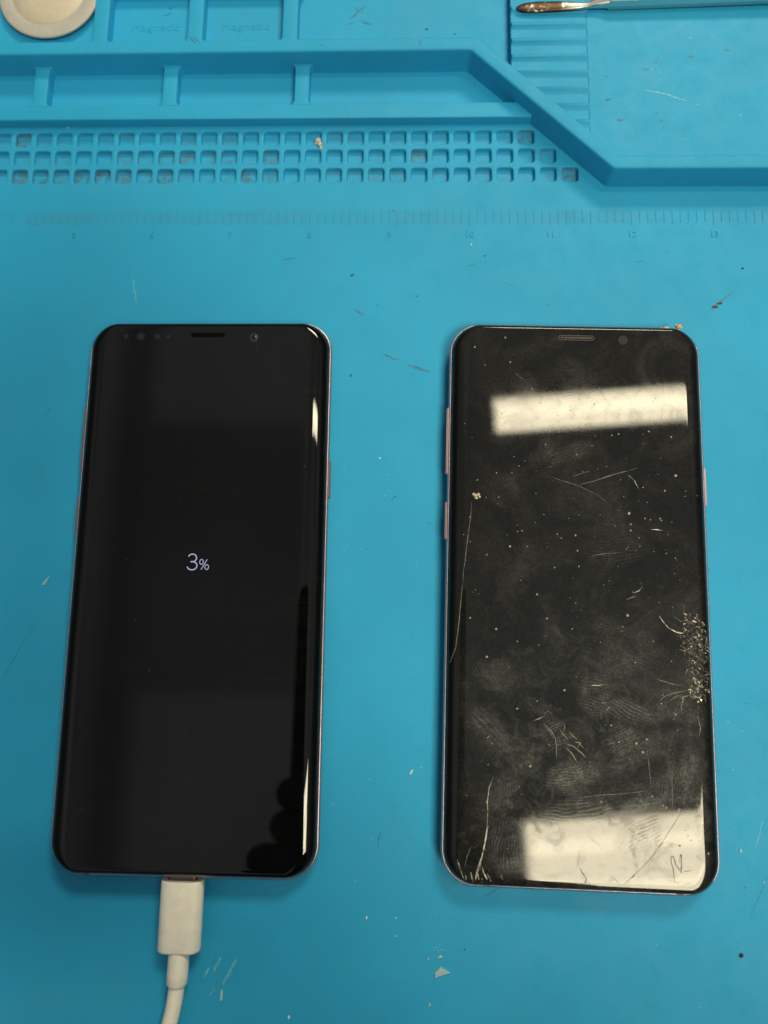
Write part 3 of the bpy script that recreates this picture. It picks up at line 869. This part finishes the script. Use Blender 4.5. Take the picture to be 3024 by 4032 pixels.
def bands(fr, xs):
    """plastic breaks in the metal band at the foot and the head of the phone"""
    for x0, x1 in xs:
        for sy in (-1, 1):
            y = sy * HY
            sec = [(0.33, 2.9), (0.08, 3.3), (-0.02, 4.1), (0.02, 4.8), (0.10, 5.17), (0.24, 5.35), (0.44, 5.45), (0.62, 5.47)]
            v = [(x, y - sy * i, z) for x in (x0, x1) for i, z in sec]
            k = len(sec)
            q = [(i, i + k, i + k + 1, i + 1) for i in range(k - 1)]
            if sy > 0:
                q = [tuple(reversed(a)) for a in q]
            mesh_obj('antenna_band', v, q, M_BAND, fr, smooth=True)


GRP = 'lilac-framed phones lying side by side on the mat'
left = empty('smartphone', (-59.55, 9.38, 0), 0.0031)
setp(left, 'clean black phone showing 3% charge, white cable plugged into its foot', 'phone', GRP)
g, fr = phone_shell(left, M_GLASS)
for s, a, b in ((1, 25.0, 36.5), (-1, 32.6, 52.8), (-1, 13.5, 24.6)):
    side_button(left, s, a, b)
bands(fr, ((24.0, 25.7), (-27.0, -25.2)))
slot('earpiece', -5.1, 5.1, 73.0, 74.4, GZ1 + 0.015, M_SLOT, left)
cl = flat_disc('selfie_camera', (13.9, 72.9), 1.35, GZ1 + 0.012, M_LENS, left, dome=0.02)
flat_disc('lens', (13.9, 72.9), 0.75, GZ1 + 0.03, M_LENSG, cl, dome=0.28)
for x, r in ((-24.7, 0.7), (-20.3, 1.2), (-15.3, 0.8), (-11.9, 0.6)):
    flat_disc('sensor', (x, 73.3), r, GZ1 + 0.012, M_SENSOR, left)


def strokes(name, paths, w, z, parent):
    """thin strokes of even width, flat under the glass surface"""
    V, F = [], []
    for path, closed in paths:
        P = [Vector(q) for q in path]
        n = len(P)
        b0 = len(V)
        for k in range(n):
            a = P[k - 1] if (closed or k) else P[k]
            d = P[(k + 1) % n] if (closed or k < n - 1) else P[k]
            t_ = (d - a).normalized()
            s = Vector((-t_.y, t_.x)) * w / 2
            V.append((P[k].x + s.x, P[k].y + s.y, z))
            V.append((P[k].x - s.x, P[k].y - s.y, z))
        for k in range(n if closed else n - 1):
            q = (k + 1) % n
            F.append((b0 + 2 * k, b0 + 2 * k + 1, b0 + 2 * q + 1, b0 + 2 * q))
    return mesh_obj(name, V, F, M_GLOW, parent)


def arc(cx, cy, rx, ry, a0, a1, n=18):
    return [(cx + rx * math.cos(math.radians(a0 + (a1 - a0) * i / n)), cy + ry * math.sin(math.radians(a0 + (a1 - a0) * i / n))) for i in range(n + 1)]


o = strokes('battery_readout', [(arc(-0.95, 6.92, 1.2, 1.1, 160, -90), False), (arc(-0.95, 4.72, 1.42, 1.18, 90, -165), False), ([(-1.45, 5.86), (-0.9, 5.86)], False)], 0.31, GZ1 + 0.02, left)
setp(o, 'glowing pale violet digit 3 of the charge readout')
o = strokes('battery_readout', [(arc(1.72, 5.82, 0.52, 0.70, 0, 345, 20), True), (arc(3.28, 4.38, 0.52, 0.70, 0, 345, 20), True), ([(3.3, 6.55), (1.7, 3.65)], False)], 0.21, GZ1 + 0.02, left)
setp(o, 'glowing pale violet percent sign of the charge readout')

V, F = [], []


def speck(x, y, r, z, sides=7):
    """low dome of dust"""
    b = len(V)
    V.append((x, y, z + r * 0.35))
    a0 = rnd.uniform(0, 6)
    for i in range(sides):
        a = a0 + 2 * math.pi * i / sides
        k = r * rnd.uniform(0.8, 1.15)
        V.append((x + k * math.cos(a), y + k * math.sin(a), z))
    F.extend((b, b + 1 + i, b + 1 + (i + 1) % sides) for i in range(sides))


for i in range(60):
    x, y = rnd.uniform(-33, 34), rnd.uniform(-76, 76)
    speck(x, y, rnd.choice((0.03, 0.04, 0.05, 0.07)), zglass(x, y) + 0.01, 5)
o = mesh_obj('lint_specks', V, F, M_DUST, left)
setp(o, kind='stuff')

right = empty('smartphone', (48.24, 8.74, 0), -0.016)
setp(right, 'smeared black phone with cracked glass and a shattered right edge', 'phone', GRP)
g, fr = phone_shell(right, M_DIRTY)
setp(g, 'black front glass covered in fingerprints, dust and scratches')
for s, a, b in ((1, 25.0, 36.4), (-1, 32.6, 52.8), (-1, 13.5, 24.6)):
    side_button(right, s, a, b)
bands(fr, ((25.2, 26.9), (-25.5, -23.7)))
slot('earpiece', -5.2, 5.2, 73.0, 74.5, GZ1 + 0.012, M_MESH, right, 0.22, M_SLOT)
slot('grille_insert', -4.6, 4.6, 73.52, 73.98, GZ1 + 0.03, M_MESH, right)
flat_disc('selfie_camera', (13.5, 73.3), 1.38, GZ1 + 0.012, M_HAZELENS, right)
flat_disc('sensor', (-20.6, 73.4), 0.5, GZ1 + 0.012, M_SENSOR, right)

ribbons('long_scratches', [(w * 0.85, q) for w, q in SCRATCH if w >= 0.20], M_SCRATCH, right, zglass, 0.06)
ribbons('hairline_scratches', [(w * 1.0, q) for w, q in SCRATCH if w < 0.20], M_FAINT, right, zglass, 0.05)
ribbons('dark_cracks', DARKCRACK, M_DARKCRACK, right, zglass, 0.03, 0.02, 0.02)
ribbons('dried_smears', [(w * 0.7, q) for w, q in RESIDUE], M_RESIDUE, right, zglass, 0.10, 0.015, 0.02)

V, F = [], []
for x, y, r in DOTS:
    speck(x, y, r * 0.85, zglass(x, y) + 0.01)
for i in range(330):
    x, y = rnd.uniform(-33, 34), rnd.uniform(-76, 60) if rnd.random() < 0.8 else rnd.uniform(-10, 40)
    if rnd.random() > 0.35 + 0.65 * (x + 33) / 67:
        continue
    speck(x, y, rnd.choice((0.06, 0.07, 0.09, 0.12, 0.15)), zglass(x, y) + 0.01, 5)
o = mesh_obj('dust_specks', V, F, M_DUST, right)
setp(o, kind='stuff')

# the shattered edge: splinters standing at all angles
OUT = [(29.2, -5.4), (33.6, -7.0), (35.3, -12.2), (35.3, -27.7), (31.3, -29.8), (28.3, -26.4), (30.2, -21.0), (30.2, -16.5), (28.0, -11.2)]


def inside(x, y, poly):
    c = False
    for (x1, y1), (x2, y2) in zip(poly, poly[1:] + poly[:1]):
        if (y1 > y) != (y2 > y) and x < (x2 - x1) * (y - y1) / (y2 - y1) + x1:
            c = not c
    return c


V, F, MI = [], [], []
rs = random.Random(21)
cnt = 0
BASE = [(28.6, -5.6), (31.5, -5.2), (33.9, -7.2), (35.0, -12.0), (35.1, -20.0), (35.0, -27.0), (31.8, -29.6), (28.9, -27.0), (29.8, -22.0), (29.0, -18.0), (27.2, -14.5), (26.6, -11.5), (28.0, -9.0)]
cen = [(31.5, y_) for y_ in (-8.0, -12.0, -16.0, -20.0, -24.0, -27.0)]      # crazed, crushed layer under the splinters
NX_, NY_, ST_ = 17, 48, 0.52
pts_ = [(27.0 + ST_ * k_ + rs.uniform(-.24, .24), -5.3 - ST_ * l_ + rs.uniform(-.24, .24)) for k_ in range(NX_) for l_ in range(NY_)]
zz_ = [zglass(*q_) + 0.02 + rs.random() * 0.09 for q_ in pts_]
for k_ in range(NX_ - 1):
    for l_ in range(NY_ - 1):
        q_ = [k_ * NY_ + l_, (k_ + 1) * NY_ + l_, (k_ + 1) * NY_ + l_ + 1, k_ * NY_ + l_ + 1]
        mx_, my_ = sum(pts_[a_][0] for a_ in q_) / 4, sum(pts_[a_][1] for a_ in q_) / 4
        if not inside(mx_, my_, BASE):
            continue
        core = (mx_ > 31.5 and -15 < my_ < -9) or my_ < -23.5  # more bright splinters here, their colour standing in for clustered highlights
        for tri in ((0, 1, 2), (0, 2, 3)):
            if rs.random() < (0.35 if core else 0.50):
                continue
            b_ = len(V)
            for i_ in tri:
                V.append((*pts_[q_[i_]], zz_[q_[i_]]))
            F.append((b_ + 2, b_ + 1, b_))
            MI.append(rs.choices((0, 1, 2), (0.8 if core else 0.12, 3, 4.0))[0])
while cnt < 70:
    x, y = rs.uniform(27.5, 35.5), rs.uniform(-30, -5)
    if not inside(x, y, OUT):
        continue
    cnt += 1
    if not ((x > 31.3 and -15.5 < y < -8.5) or y < -23.0) and rs.random() < 0.7:
        continue
    hot = (y < -23.0 and x > 29) or (-15 < y < -9 and x > 31)  # bright colour favoured here too, as painted highlights
    sz = rs.choice((0.12, 0.18, 0.25, 0.4))
    a = rs.uniform(0, 6.28)
    el = rs.uniform(0.25, 0.7)
    b = len(V)
    for i in range(3):
        t_ = a + 2 * math.pi * i / 3
        dx, dy = sz * math.cos(t_), sz * el * math.sin(t_)
        px, py = x + dx * math.cos(a) - dy * math.sin(a), y + dx * math.sin(a) + dy * math.cos(a)
        V.append((px, py, zglass(px, py) + 0.06 + rs.random() * 0.14))
    F.append((b, b + 1, b + 2))
    MI.append(rs.choices((0, 1, 2), (3.0 if hot else 1.0, 2, 2))[0])
o = mesh_obj('shattered_edge', V, F, None, right, mats=[M_CHIPW, M_CHIPB, M_CHIPD], midx=MI)
setp(o, 'jagged grey-brown splinters of broken glass along the right edge', kind='stuff')
items = []
for i in range(95):
    x, y = rs.uniform(28.0, 35.2), rs.uniform(-29.5, -5.8)
    if not inside(x, y, OUT):
        continue
    if not ((x > 31.3 and -15.5 < y < -8.5) or y < -23.0) and rs.random() < 0.72:
        continue
    a = rs.gauss(-1.0, 0.7)
    l_ = rs.uniform(0.4, 1.5)
    k1 = (x + l_ * math.cos(a) * .5, y + l_ * math.sin(a) * .5)
    items.append((rs.uniform(0.05, 0.15), [(x - l_ * math.cos(a) * .5, y - l_ * math.sin(a) * .5), (x + rs.uniform(-.2, .2), y + rs.uniform(-.2, .2)), k1]))
for q_ in ([(31.0, -8.5), (29.0, -7.2), (27.4, -7.6), (25.6, -6.4)], [(29.0, -7.2), (28.2, -5.4), (28.6, -3.2)], [(30.2, -14.5), (28.0, -15.6), (26.8, -15.1)], [(30.5, -19.5), (28.6, -20.6), (27.8, -22.4)],
           [(30.0, -26.8), (27.6, -27.8), (25.9, -27.4), (23.6, -28.9)], [(27.6, -27.8), (26.6, -30.2), (26.9, -32.0)], [(31.5, -29.0), (31.0, -32.4), (31.6, -35.6), (31.2, -38.0)]):
    items.append((0.11, q_))
ribbons('edge_cracks', items, M_SCRATCH, right, zglass, 0.08, 0.10, 0.03)
o = bm_obj('pixel_bleed', blob((25.2, -56.9, 8.46), 0.8, (0.75, 1.1, 0.07), 2, 0.5, 1.4, 4), M_MAGENTA, right)
setp(o, 'small magenta blot near the lower right corner')
bmx = [blob((x, y, 5.45), r, (1.0, 0.55, 0.4), 1, 0.4, 2.0, i) for i, (x, y, r) in enumerate(((-35.6, -73.6, 0.45), (-31.5, -78.3, 0.35), (-20.0, 78.75, 0.35), (-17.5, 78.8, 0.25), (22.0, 78.6, 0.35)))]
o = bm_obj('frame_nicks', join(bmx), M_CHIPW, right)
setp(o, kind='stuff')

# ------------------------------------------------------------------ charging cable
cab = empty('charging_cable', (-59.25, -70.6, 0))
setp(cab, 'white charging cable with oblong plug at the foot of the left phone', 'cable')


def stadium(cy, hx, hz, cz, n=10):
    p = []
    for (s, a0) in ((1, -90), (-1, 90)):
        for i in range(n + 1):
            a = math.radians(a0 + 180.0 * i / n)
            p.append((s * (hx - hz) + hz * math.cos(a), cy, cz + hz * math.sin(a)))
    return p


cz = 4.15
rings = [stadium(0.30, 5.35, 2.65, cz), stadium(0.34, 5.5, 2.8, cz), stadium(0.28, 5.66, 2.95, cz), stadium(0.05, 5.76, 3.05, cz), stadium(-16.9, 5.78, 3.05, cz), stadium(-17.25, 5.7, 2.95, cz), stadium(-17.45, 5.45, 2.7, cz)]
mesh_obj('plug_shell', *loft([list(reversed(r)) for r in rings]), M_WHITE, cab, angle=50)
mesh_obj('connector', *loft([list(reversed(stadium(y, 4.1, 1.2, cz))) for y in (3.0, -1.0)]), M_CONN, cab, angle=50)
path = [(0.0, -16.9, cz), (0.0, -18.5, cz), (-0.02, -20.5, cz - .05), (-0.10, -23.0, cz - 0.2), (-0.2, -25.4, cz - .35), (-0.22, -25.75, cz - .38)]
mesh_obj('strain_relief', *tube(path, [2.78, 2.78, 2.78, 2.78, 2.78, 2.55], 28), M_WHITE, cab, angle=50)
path = []
for i in range(26):
    u = i / 25.0
    y = -25.2 - 50 * u
    path.append((-0.2 - 2.0 * u - 26.0 * u ** 2.0, y, max(2.12, cz - 0.4 - 3.4 * u)))
mesh_obj('cord', *tube(path, 2.08, 24), M_WHITE, cab, angle=60)

# ------------------------------------------------------------------ tools at the far edge
disc = empty('round_lid', (-120.0, 203.3, 4.6))
setp(disc, 'pale satin metal round lid lying in the pocket at the top left', 'lid')


def lathe(name, prof, mat_, parent, n=72):
    rings = [[(r * math.cos(2 * math.pi * i / n), r * math.sin(2 * math.pi * i / n), z) for i in range(n)] for r, z in prof]
    return mesh_obj(name, *loft(rings), mat_, parent, angle=60)


lathe('rim', [(15.2, 0.6), (16.2, 1.0), (16.75, 1.6), (16.9, 2.0), (16.8, 2.3), (16.4, 2.5), (16.0, 2.55)], M_GREYRIM, disc)
lathe('ring', [(16.05, 2.3), (16.05, 2.56), (15.4, 2.72), (13.6, 2.72), (12.2, 2.5), (12.0, 2.4)], M_GREYRIM, disc)
lathe('domed_top', [(12.1, 2.3), (12.1, 2.62), (11.4, 3.0), (11.0, 3.2), (9.5, 3.85), (6.5, 4.1), (3.0, 4.25), (0.2, 4.3)], M_LIDREFL, disc)

tool = empty('metal_spatula', (33.4, 193.2, 8.3))
setp(tool, 'stained steel spatula tool resting on the ribbed strip at the top right', 'tool')


def toolring(x, y0, y1, z0, z1, n=14, sq=2.6):
    p = []
    for i in range(n):
        a = 2 * math.pi * i / n
        c, s = math.cos(a), math.sin(a)
        p.append((x, (y0 + y1) / 2 + (y1 - y0) / 2 * math.copysign(abs(c) ** (2 / sq), c), (z0 + z1) / 2 + (z1 - z0) / 2 * math.copysign(abs(s) ** (2 / sq), s)))
    return p


TX, TY, TZ = 33.4, 193.2, 8.3
sec = [(33.4, 193.0, 193.5, 8.7, 8.95), (33.8, 192.5, 193.9, 8.55, 9.05), (34.8, 192.0, 194.5, 8.45, 9.15), (36.5, 191.7, 195.0, 8.4, 9.2), (40, 191.6, 195.35, 8.4, 9.3), (46, 191.8, 195.3, 8.4, 9.4), (51, 192.05, 194.9, 8.4, 9.6), (54.5, 192.25, 194.3, 8.5, 9.8), (56.4, 192.4, 194.2, 8.6, 10.2)]
mesh_obj('blade', *loft([[(q[0] - TX, q[1] - TY, q[2] - TZ) for q in toolring(*s)] for s in sec]), M_TOOL, tool, angle=50)
sec = [(56.2, 192.45, 194.3, 8.6, 10.2), (58.0, 192.45, 195.2, 8.5, 10.6), (60.5, 192.45, 196.3, 8.4, 11.2), (62.4, 192.4, 197.0, 8.3, 11.6)]
mesh_obj('neck', *loft([[(q[0] - TX, q[1] - TY, q[2] - TZ) for q in toolring(*s, sq=3.2)] for s in sec]), M_TOOL, tool, angle=35)
sec = [(62.2, 192.2, 197.2, 8.2, 11.7), (62.6, 192.1, 197.4, 8.1, 11.9), (90, 192.6, 198.3, 8.3, 12.3), (130, 193.5, 200.0, 8.6, 12.8), (170, 194.6, 201.2, 8.8, 13.0)]
mesh_obj('handle', *loft([[(q[0] - TX, q[1] - TY, q[2] - TZ) for q in toolring(*s, n=8, sq=4.0)] for s in sec]), M_TOOL, tool, angle=25)

# ------------------------------------------------------------------ crumbs and glass splinters


def crumb(name, label, parts, mat_, cat='crumb'):
    bx, by, bz = parts[0][0][:3]
    o = bm_obj(name, join([blob((c[0] - bx, c[1] - by, c[2] - bz), r, s, 2, 0.55, 1.9, i + len(label)) for i, (c, r, s) in enumerate(parts)]), mat_, angle=30)
    o.location = Vector((bx, by, bz)) * MM
    setp(o, label, cat)
    return o


crumb('crumb', 'tan crumb caught on the grid of pits in the mat', [((-29.9, 153.3, 0.5), 0.95, (1.0, 0.95, .7)), ((-29.3, 152.0, 0.4), 0.75, (.8, 1.1, .7)), ((-29.0, 150.9, 0.2), 0.55, (.8, 1.1, .7)), ((-30.4, 152.6, 0.3), 0.5, (1, 1, .7))], M_CRUMB)


def onright(x, y, z):
    c, s = math.cos(-0.016), math.sin(-0.016)
    return (48.24 + x * c - y * s, 8.74 + x * s + y * c, z)


crumb('crumb', 'pale lumpy crumb stuck on the left side of the cracked screen', [(onright(-29.0, 25.9, 8.75), 0.55, (1, .9, .6)), (onright(-28.2, 26.2, 8.75), 0.5, (.9, 1, .6)), (onright(-29.6, 26.3, 8.75), 0.42, (1, .8, .6)), (onright(-28.8, 25.2, 8.7), 0.4, (1.2, .8, .6)), (onright(-27.9, 25.5, 8.7), 0.35, (1, .8, .6))], M_PALE)
crumb('crumb', 'flat orange crumb on the top edge of the cracked phone', [(onright(26.9, 78.3, 6.3), 0.6, (1.3, .7, .6)), (onright(25.9, 78.4, 6.0), 0.45, (1.3, .6, .6)), (onright(27.8, 78.2, 6.2), 0.4, (1.3, .6, .6))], M_ORANGE)
crumb('crumb', 'round orange crumb by the top right corner of the cracked phone', [(onright(30.7, 78.9, 5.9), 0.75, (1, .95, .8)), (onright(31.3, 79.2, 5.6), 0.5, (1, 1, .8)), (onright(30.2, 79.3, 5.6), 0.5, (1, 1, .8)), (onright(31.4, 78.6, 6.0), 0.4, (1, 1, .8))], M_ORANGE)
crumb('crumb', 'tiny pale crumb at the right end of the ribbed strip', [((54.7, 187.2, 7.6), 0.35, (1, 1.1, .9)), ((54.9, 186.9, 7.5), 0.25, (1, 1, .8))], M_CRUMB)
crumb('grit_grain', 'dark grit grain on the bare mat below the cracked phone', [((90.2, -86.8, 0.3), 0.45, (1, 1, .8)), ((90.5, -86.5, 0.2), 0.25, (1, 1, .8))], M_GRIT, 'grit')
crumb('brown_fleck', 'rust brown elongated fleck on the mat beyond the cracked phone', [((94.0, 96.3, 0.15), 0.7, (1.3, .6, .3)), ((95.4, 97.4, 0.15), 0.6, (1.4, .5, .3))], M_BROWN, 'fleck')


def shard(label, pts, h=0.45):
    cx = sum(p[0] for p in pts) / len(pts)
    cy = sum(p[1] for p in pts) / len(pts)
    bm = bmesh.new()
    lo = [bm.verts.new((p[0] - cx, p[1] - cy, 0.01)) for p in pts]
    hi = [bm.verts.new(((p[0] - cx) * 0.9, (p[1] - cy) * 0.9, h * (1 + 0.3 * math.sin(3 * i)))) for i, p in enumerate(pts)]
    n = len(pts)
    bm.faces.new(hi)
    bm.faces.new(list(reversed(lo)))
    for i in range(n):
        bm.faces.new((lo[i], lo[(i + 1) % n], hi[(i + 1) % n], hi[i]))
    bmesh.ops.recalc_face_normals(bm, faces=bm.faces)
    o = bm_obj('glass_shard', bm, M_SHARD)
    o.location = (cx * MM, cy * MM, 0.0)
    setp(o, label, 'glass shard', 'glass shards on the mat')


shard('largest clear triangular glass shard on the mat below the phones', [(9.0, -94.8), (9.9, -94.3), (13.2, -93.3), (11.6, -92.5), (10.6, -91.9), (8.9, -93.4)])
shard('small clear glass sliver just above the largest shard', [(9.7, -89.9), (11.2, -89.6), (10.3, -88.9)], 0.3)
shard('small clear glass chip left of the largest shard', [(6.9, -90.5), (7.6, -90.1), (7.2, -89.6)], 0.3)
shard('small glass chip below the largest shard near the frame foot', [(7.3, -101.8), (8.1, -101.2), (7.6, -100.7)], 0.35)
shard('upright glass sliver on the mat right of the white cable', [(-48.6, -102.0), (-48.0, -102.0), (-47.9, -99.4), (-48.5, -99.5)], 0.4)
shard('pale glass flake on the mat left of the clean phone', [(-107.9, 8.3), (-107.0, 8.3), (-105.4, 11.2), (-106.3, 10.6)], 0.2)
shard('glass flake lying between the feet of the two phones', [(1.5, -43.0), (2.3, -42.9), (2.9, -41.3), (2.1, -41.8)], 0.3)
# star-shaped bruise of crushed glass
V, F = [], []
items = []
for i in range(11):
    a = rnd.uniform(0, 6.28)
    r0, r1 = rnd.uniform(0.1, 0.8), rnd.uniform(1.0, 2.0)
    items.append((0.3, [(9.98 + r0 * math.cos(a), -87.5 + r0 * math.sin(a)), (9.98 + r1 * math.cos(a + .2), -87.5 + r1 * math.sin(a + .2))]))
o = ribbons('star_scuff', items, M_SCUFF, mat, flat0, 0.1, 0.006, 0.03)

# grit too small to count
bms = []
for i, (x, y, r) in enumerate([(-17.9, 106.6, .55), (-17.4, 107.0, .4), (23.9, 113.2, .4), (103.2, 108.9, .6), (-17.5, 73.6, .45), (-17.3, 74.1, .3), (43.3, 96.7, .3), (2.5, 99.7, .3), (-9.7, 96.6, .25), (80.3, 114.3, .25), (-5.1, 128.5, .25), (10.2, -80, .2), (17, -87.5, .25)] + [(rnd.uniform(-110, 105), rnd.uniform(-95, 118), rnd.uniform(.08, .2)) for _ in range(45)]):
    r *= 0.78
    bms.append(blob((x, y, r * 0.2), r, (rnd.uniform(.8, 1.5), rnd.uniform(.5, 1.0), 0.35), 1, 0.5, 1.5, i))
for (x, y, r) in ((-80, 199, .3), (-30, 186.5, .25), (5, 190, .4), (14, 188, .3)):
    bms.append(blob((x, y, PF + r * 0.15), r, (1.4, .8, .25), 1, 0.5, 1.5, 3))
o = bm_obj('dark_specks', join(bms), M_GRIT)
setp(o, 'scattered dark grit specks over the blue mat', 'grit', kind='stuff')
bms = []
for i in range(22):
    x, y = rnd.uniform(60, 110), rnd.uniform(146, 187)
    r = rnd.choice((.15, .2, .25, .4, .7))
    bms.append(blob((x, y, PL), r, (rnd.uniform(.8, 2.2), .6, .06), 2, 0.6, 1.5, i))
o = bm_obj('plateau_smudges', join(bms), M_SMEAR, mat)
setp(o, kind='stuff')
bms = []
for i, (x, y, r) in enumerate([(-8.1, 47.8, .3), (-29.9, -105.5, .4), (91.8, -60.6, .45), (97.5, -68.5, .3), (-9.6, -80.3, .4), (-1.6, -80.1, .25), (-1.6, -84.7, .25), (-113.2, 158.9, .3), (19.6, 117.0, .3), (40.6, 164.8, .0)] + [(rnd.uniform(-25, 100), rnd.uniform(-100, 60), rnd.uniform(.08, .16)) for _ in range(30)]):
    if r:
        bms.append(blob((x, y, r * 0.25), r, (rnd.uniform(.5, .9), rnd.uniform(.8, 1.5), 0.5), 1, 0.4, 1.5, i))
for i in range(8):
    bms.append(blob((rnd.uniform(60, 108), rnd.uniform(146, 186), PL + .05), .16, (1, 1, .5), 1, 0.4, 1.5, i))
o = bm_obj('white_specks', join(bms), M_LIGHTF)
setp(o, 'scattered tiny white dust specks over the blue mat', 'dust', kind='stuff')

# ------------------------------------------------------------------ the phone that takes the picture (mirrored in the screens, shades the lower left)
hp = bpy.data.objects.new('camera_phone', None)
COL.objects.link(hp)
hp.matrix_world = Matrix.Translation((0, 0, CAM_H * MM)) @ CAM_R.to_4x4()
setp(hp, 'dark phone held above the mat, mirrored along the facing screen edges', 'phone')
M_CASE = plain('dark_phone_case', (0.012, 0.012, 0.014), 0.45)
rings = [[(q[0] - 22.0, q[1] - 57.0, z) for q in rrect(39 - i, 77 - i, 11 - i, 11 - i, 0, 8)] for i, z in ((3, 3.0), (0.8, 3.2), (0, 4.2), (0, 10.5), (0.8, 11.6), (3, 11.8))]
mesh_obj('case', *loft([list(reversed(r)) for r in rings]), M_CASE, hp, angle=40)
rings = [[(7.5 * math.cos(2 * math.pi * i / 32), 7.5 * math.sin(2 * math.pi * i / 32), z) for i in range(32)] for z in (3.1, 1.0)]
mesh_obj('lens_housing', *loft(rings), M_CASE, hp, angle=40)

M_SKIN = plain('skin', (0.42, 0.24, 0.17), 0.55, 0.0, 0.08, 0.3)
M_SLEEVE = plain('dark_knit_sleeve', (0.018, 0.019, 0.024), 0.9, 0.0, 0.3, 1.0)
who = bpy.data.objects.new('person', None)
COL.objects.link(who)
who.matrix_world = hp.matrix_world.copy()
setp(who, 'person in a dark shirt whose fingers round the dark phone mirror in the clean screen', 'person')


def skinned(name, verts, edges, radii, root, mat_, parent):
    me = bpy.data.meshes.new(name)
    me.from_pydata([Vector(v_) * MM for v_ in verts], edges, [])
    o = bpy.data.objects.new(name, me)
    COL.objects.link(o)
    o.parent = parent
    o.modifiers.new('skin', 'SKIN').use_smooth_shade = True
    sd = o.modifiers.new('sub', 'SUBSURF')
    sd.levels = sd.render_levels = 2
    for i, r in enumerate(radii):
        me.skin_vertices[0].data[i].radius = (r * MM, r * MM)
        me.skin_vertices[0].data[i].use_root = (i == root)
    me.materials.append(mat_)
    return o


hv, he, hr = [], [], []


def chain(start, pts, rr):
    k = start
    for q, r in zip(pts, rr):
        hv.append(q)
        hr.append(r)
        if k is not None:
            he.append((k, len(hv) - 1))
        k = len(hv) - 1
    return k


wrist = chain(None, [(44, -190, 24)], [20])
palm = chain(wrist, [(36, -150, 18)], [22])
for ky, tx_, ln in ((-90, -63, 0.0), (-106, -66, 0.0), (-122, -77, 0.0), (-138, -80, 0.0)):   # four fingers round the back of the phone
    chain(palm, [(27, ky - 6, 8), (14, ky, -7), (-22, ky + 1, -8.5), (-52, ky, -7), (tx_, ky - 1, 4), (tx_ + 4, ky - 1, 13)], [11, 10, 9.5, 9.2, 9, 7.5])
chain(palm, [(34, -118, 24), (26, -92, 22), (8, -76, 21), (-4, -68, 20)], [13, 10.5, 9.5, 8])
skinned('hand', hv, he, hr, palm, M_SKIN, who)
inv = who.matrix_world.inverted()
bv, be, br = [], [], []
hv, he, hr = bv, be, br


def wp(x, y, z):
    q = inv @ (Vector((x, y, z)) * MM) / MM
    return (q.x, q.y, q.z)


pelvis = chain(None, [wp(135, -600, -150)], [135])  # unseen upper body and head, added and posed to shade the lower left
chest = chain(pelvis, [wp(135, -540, 60), wp(135, -470, 260)], [130, 125])
neck = chain(chest, [wp(135, -450, 385), wp(135, -430, 430)], [75, 56])
chain(chest, [wp(250, -450, 350), wp(325, -430, 350), wp(290, -340, 350), wp(240, -285, 335), wp(150, -240, 280), wp(66, -205, 232), wp(50, -192, 226)], [75, 62, 54, 50, 46, 36, 30])
chain(chest, [wp(20, -450, 350), wp(-55, -440, 340), wp(-110, -470, 180), wp(-125, -470, 40), wp(-110, -420, -70)], [75, 62, 52, 46, 38])
skinned('shirt', bv, be, br, chest, M_SLEEVE, who)
bv, be, br = [], [], []
hv, he, hr = bv, be, br
nk = chain(None, [wp(135, -440, 415)], [54])
jaw = chain(nk, [wp(135, -405, 470)], [62])
hd = chain(jaw, [wp(135, -372, 520)], [82])
crown = chain(hd, [wp(135, -366, 566)], [78])
chain(hd, [wp(135, -289, 494), wp(135, -272, 486)], [16, 10])                 # nose
for s_ in (-1, 1):
    chain(hd, [wp(135 + s_ * 80, -382, 522)], [14])                           # ears
skinned('head', bv, be, br, jaw, M_SKIN, who)
M_HAIR = plain('dark_hair', (0.02, 0.014, 0.010), 0.6, 0.0, 0.4, 0.4)
hc = wp(135, -384, 562)
hb = blob((0, 0, 0), 92, (0.98, 1.06, 0.95), 3, 0.10, 2.5, 5)
bmesh.ops.translate(hb, verts=hb.verts, vec=hc)
bm_obj('hair', hb, M_HAIR, who, smooth=True)
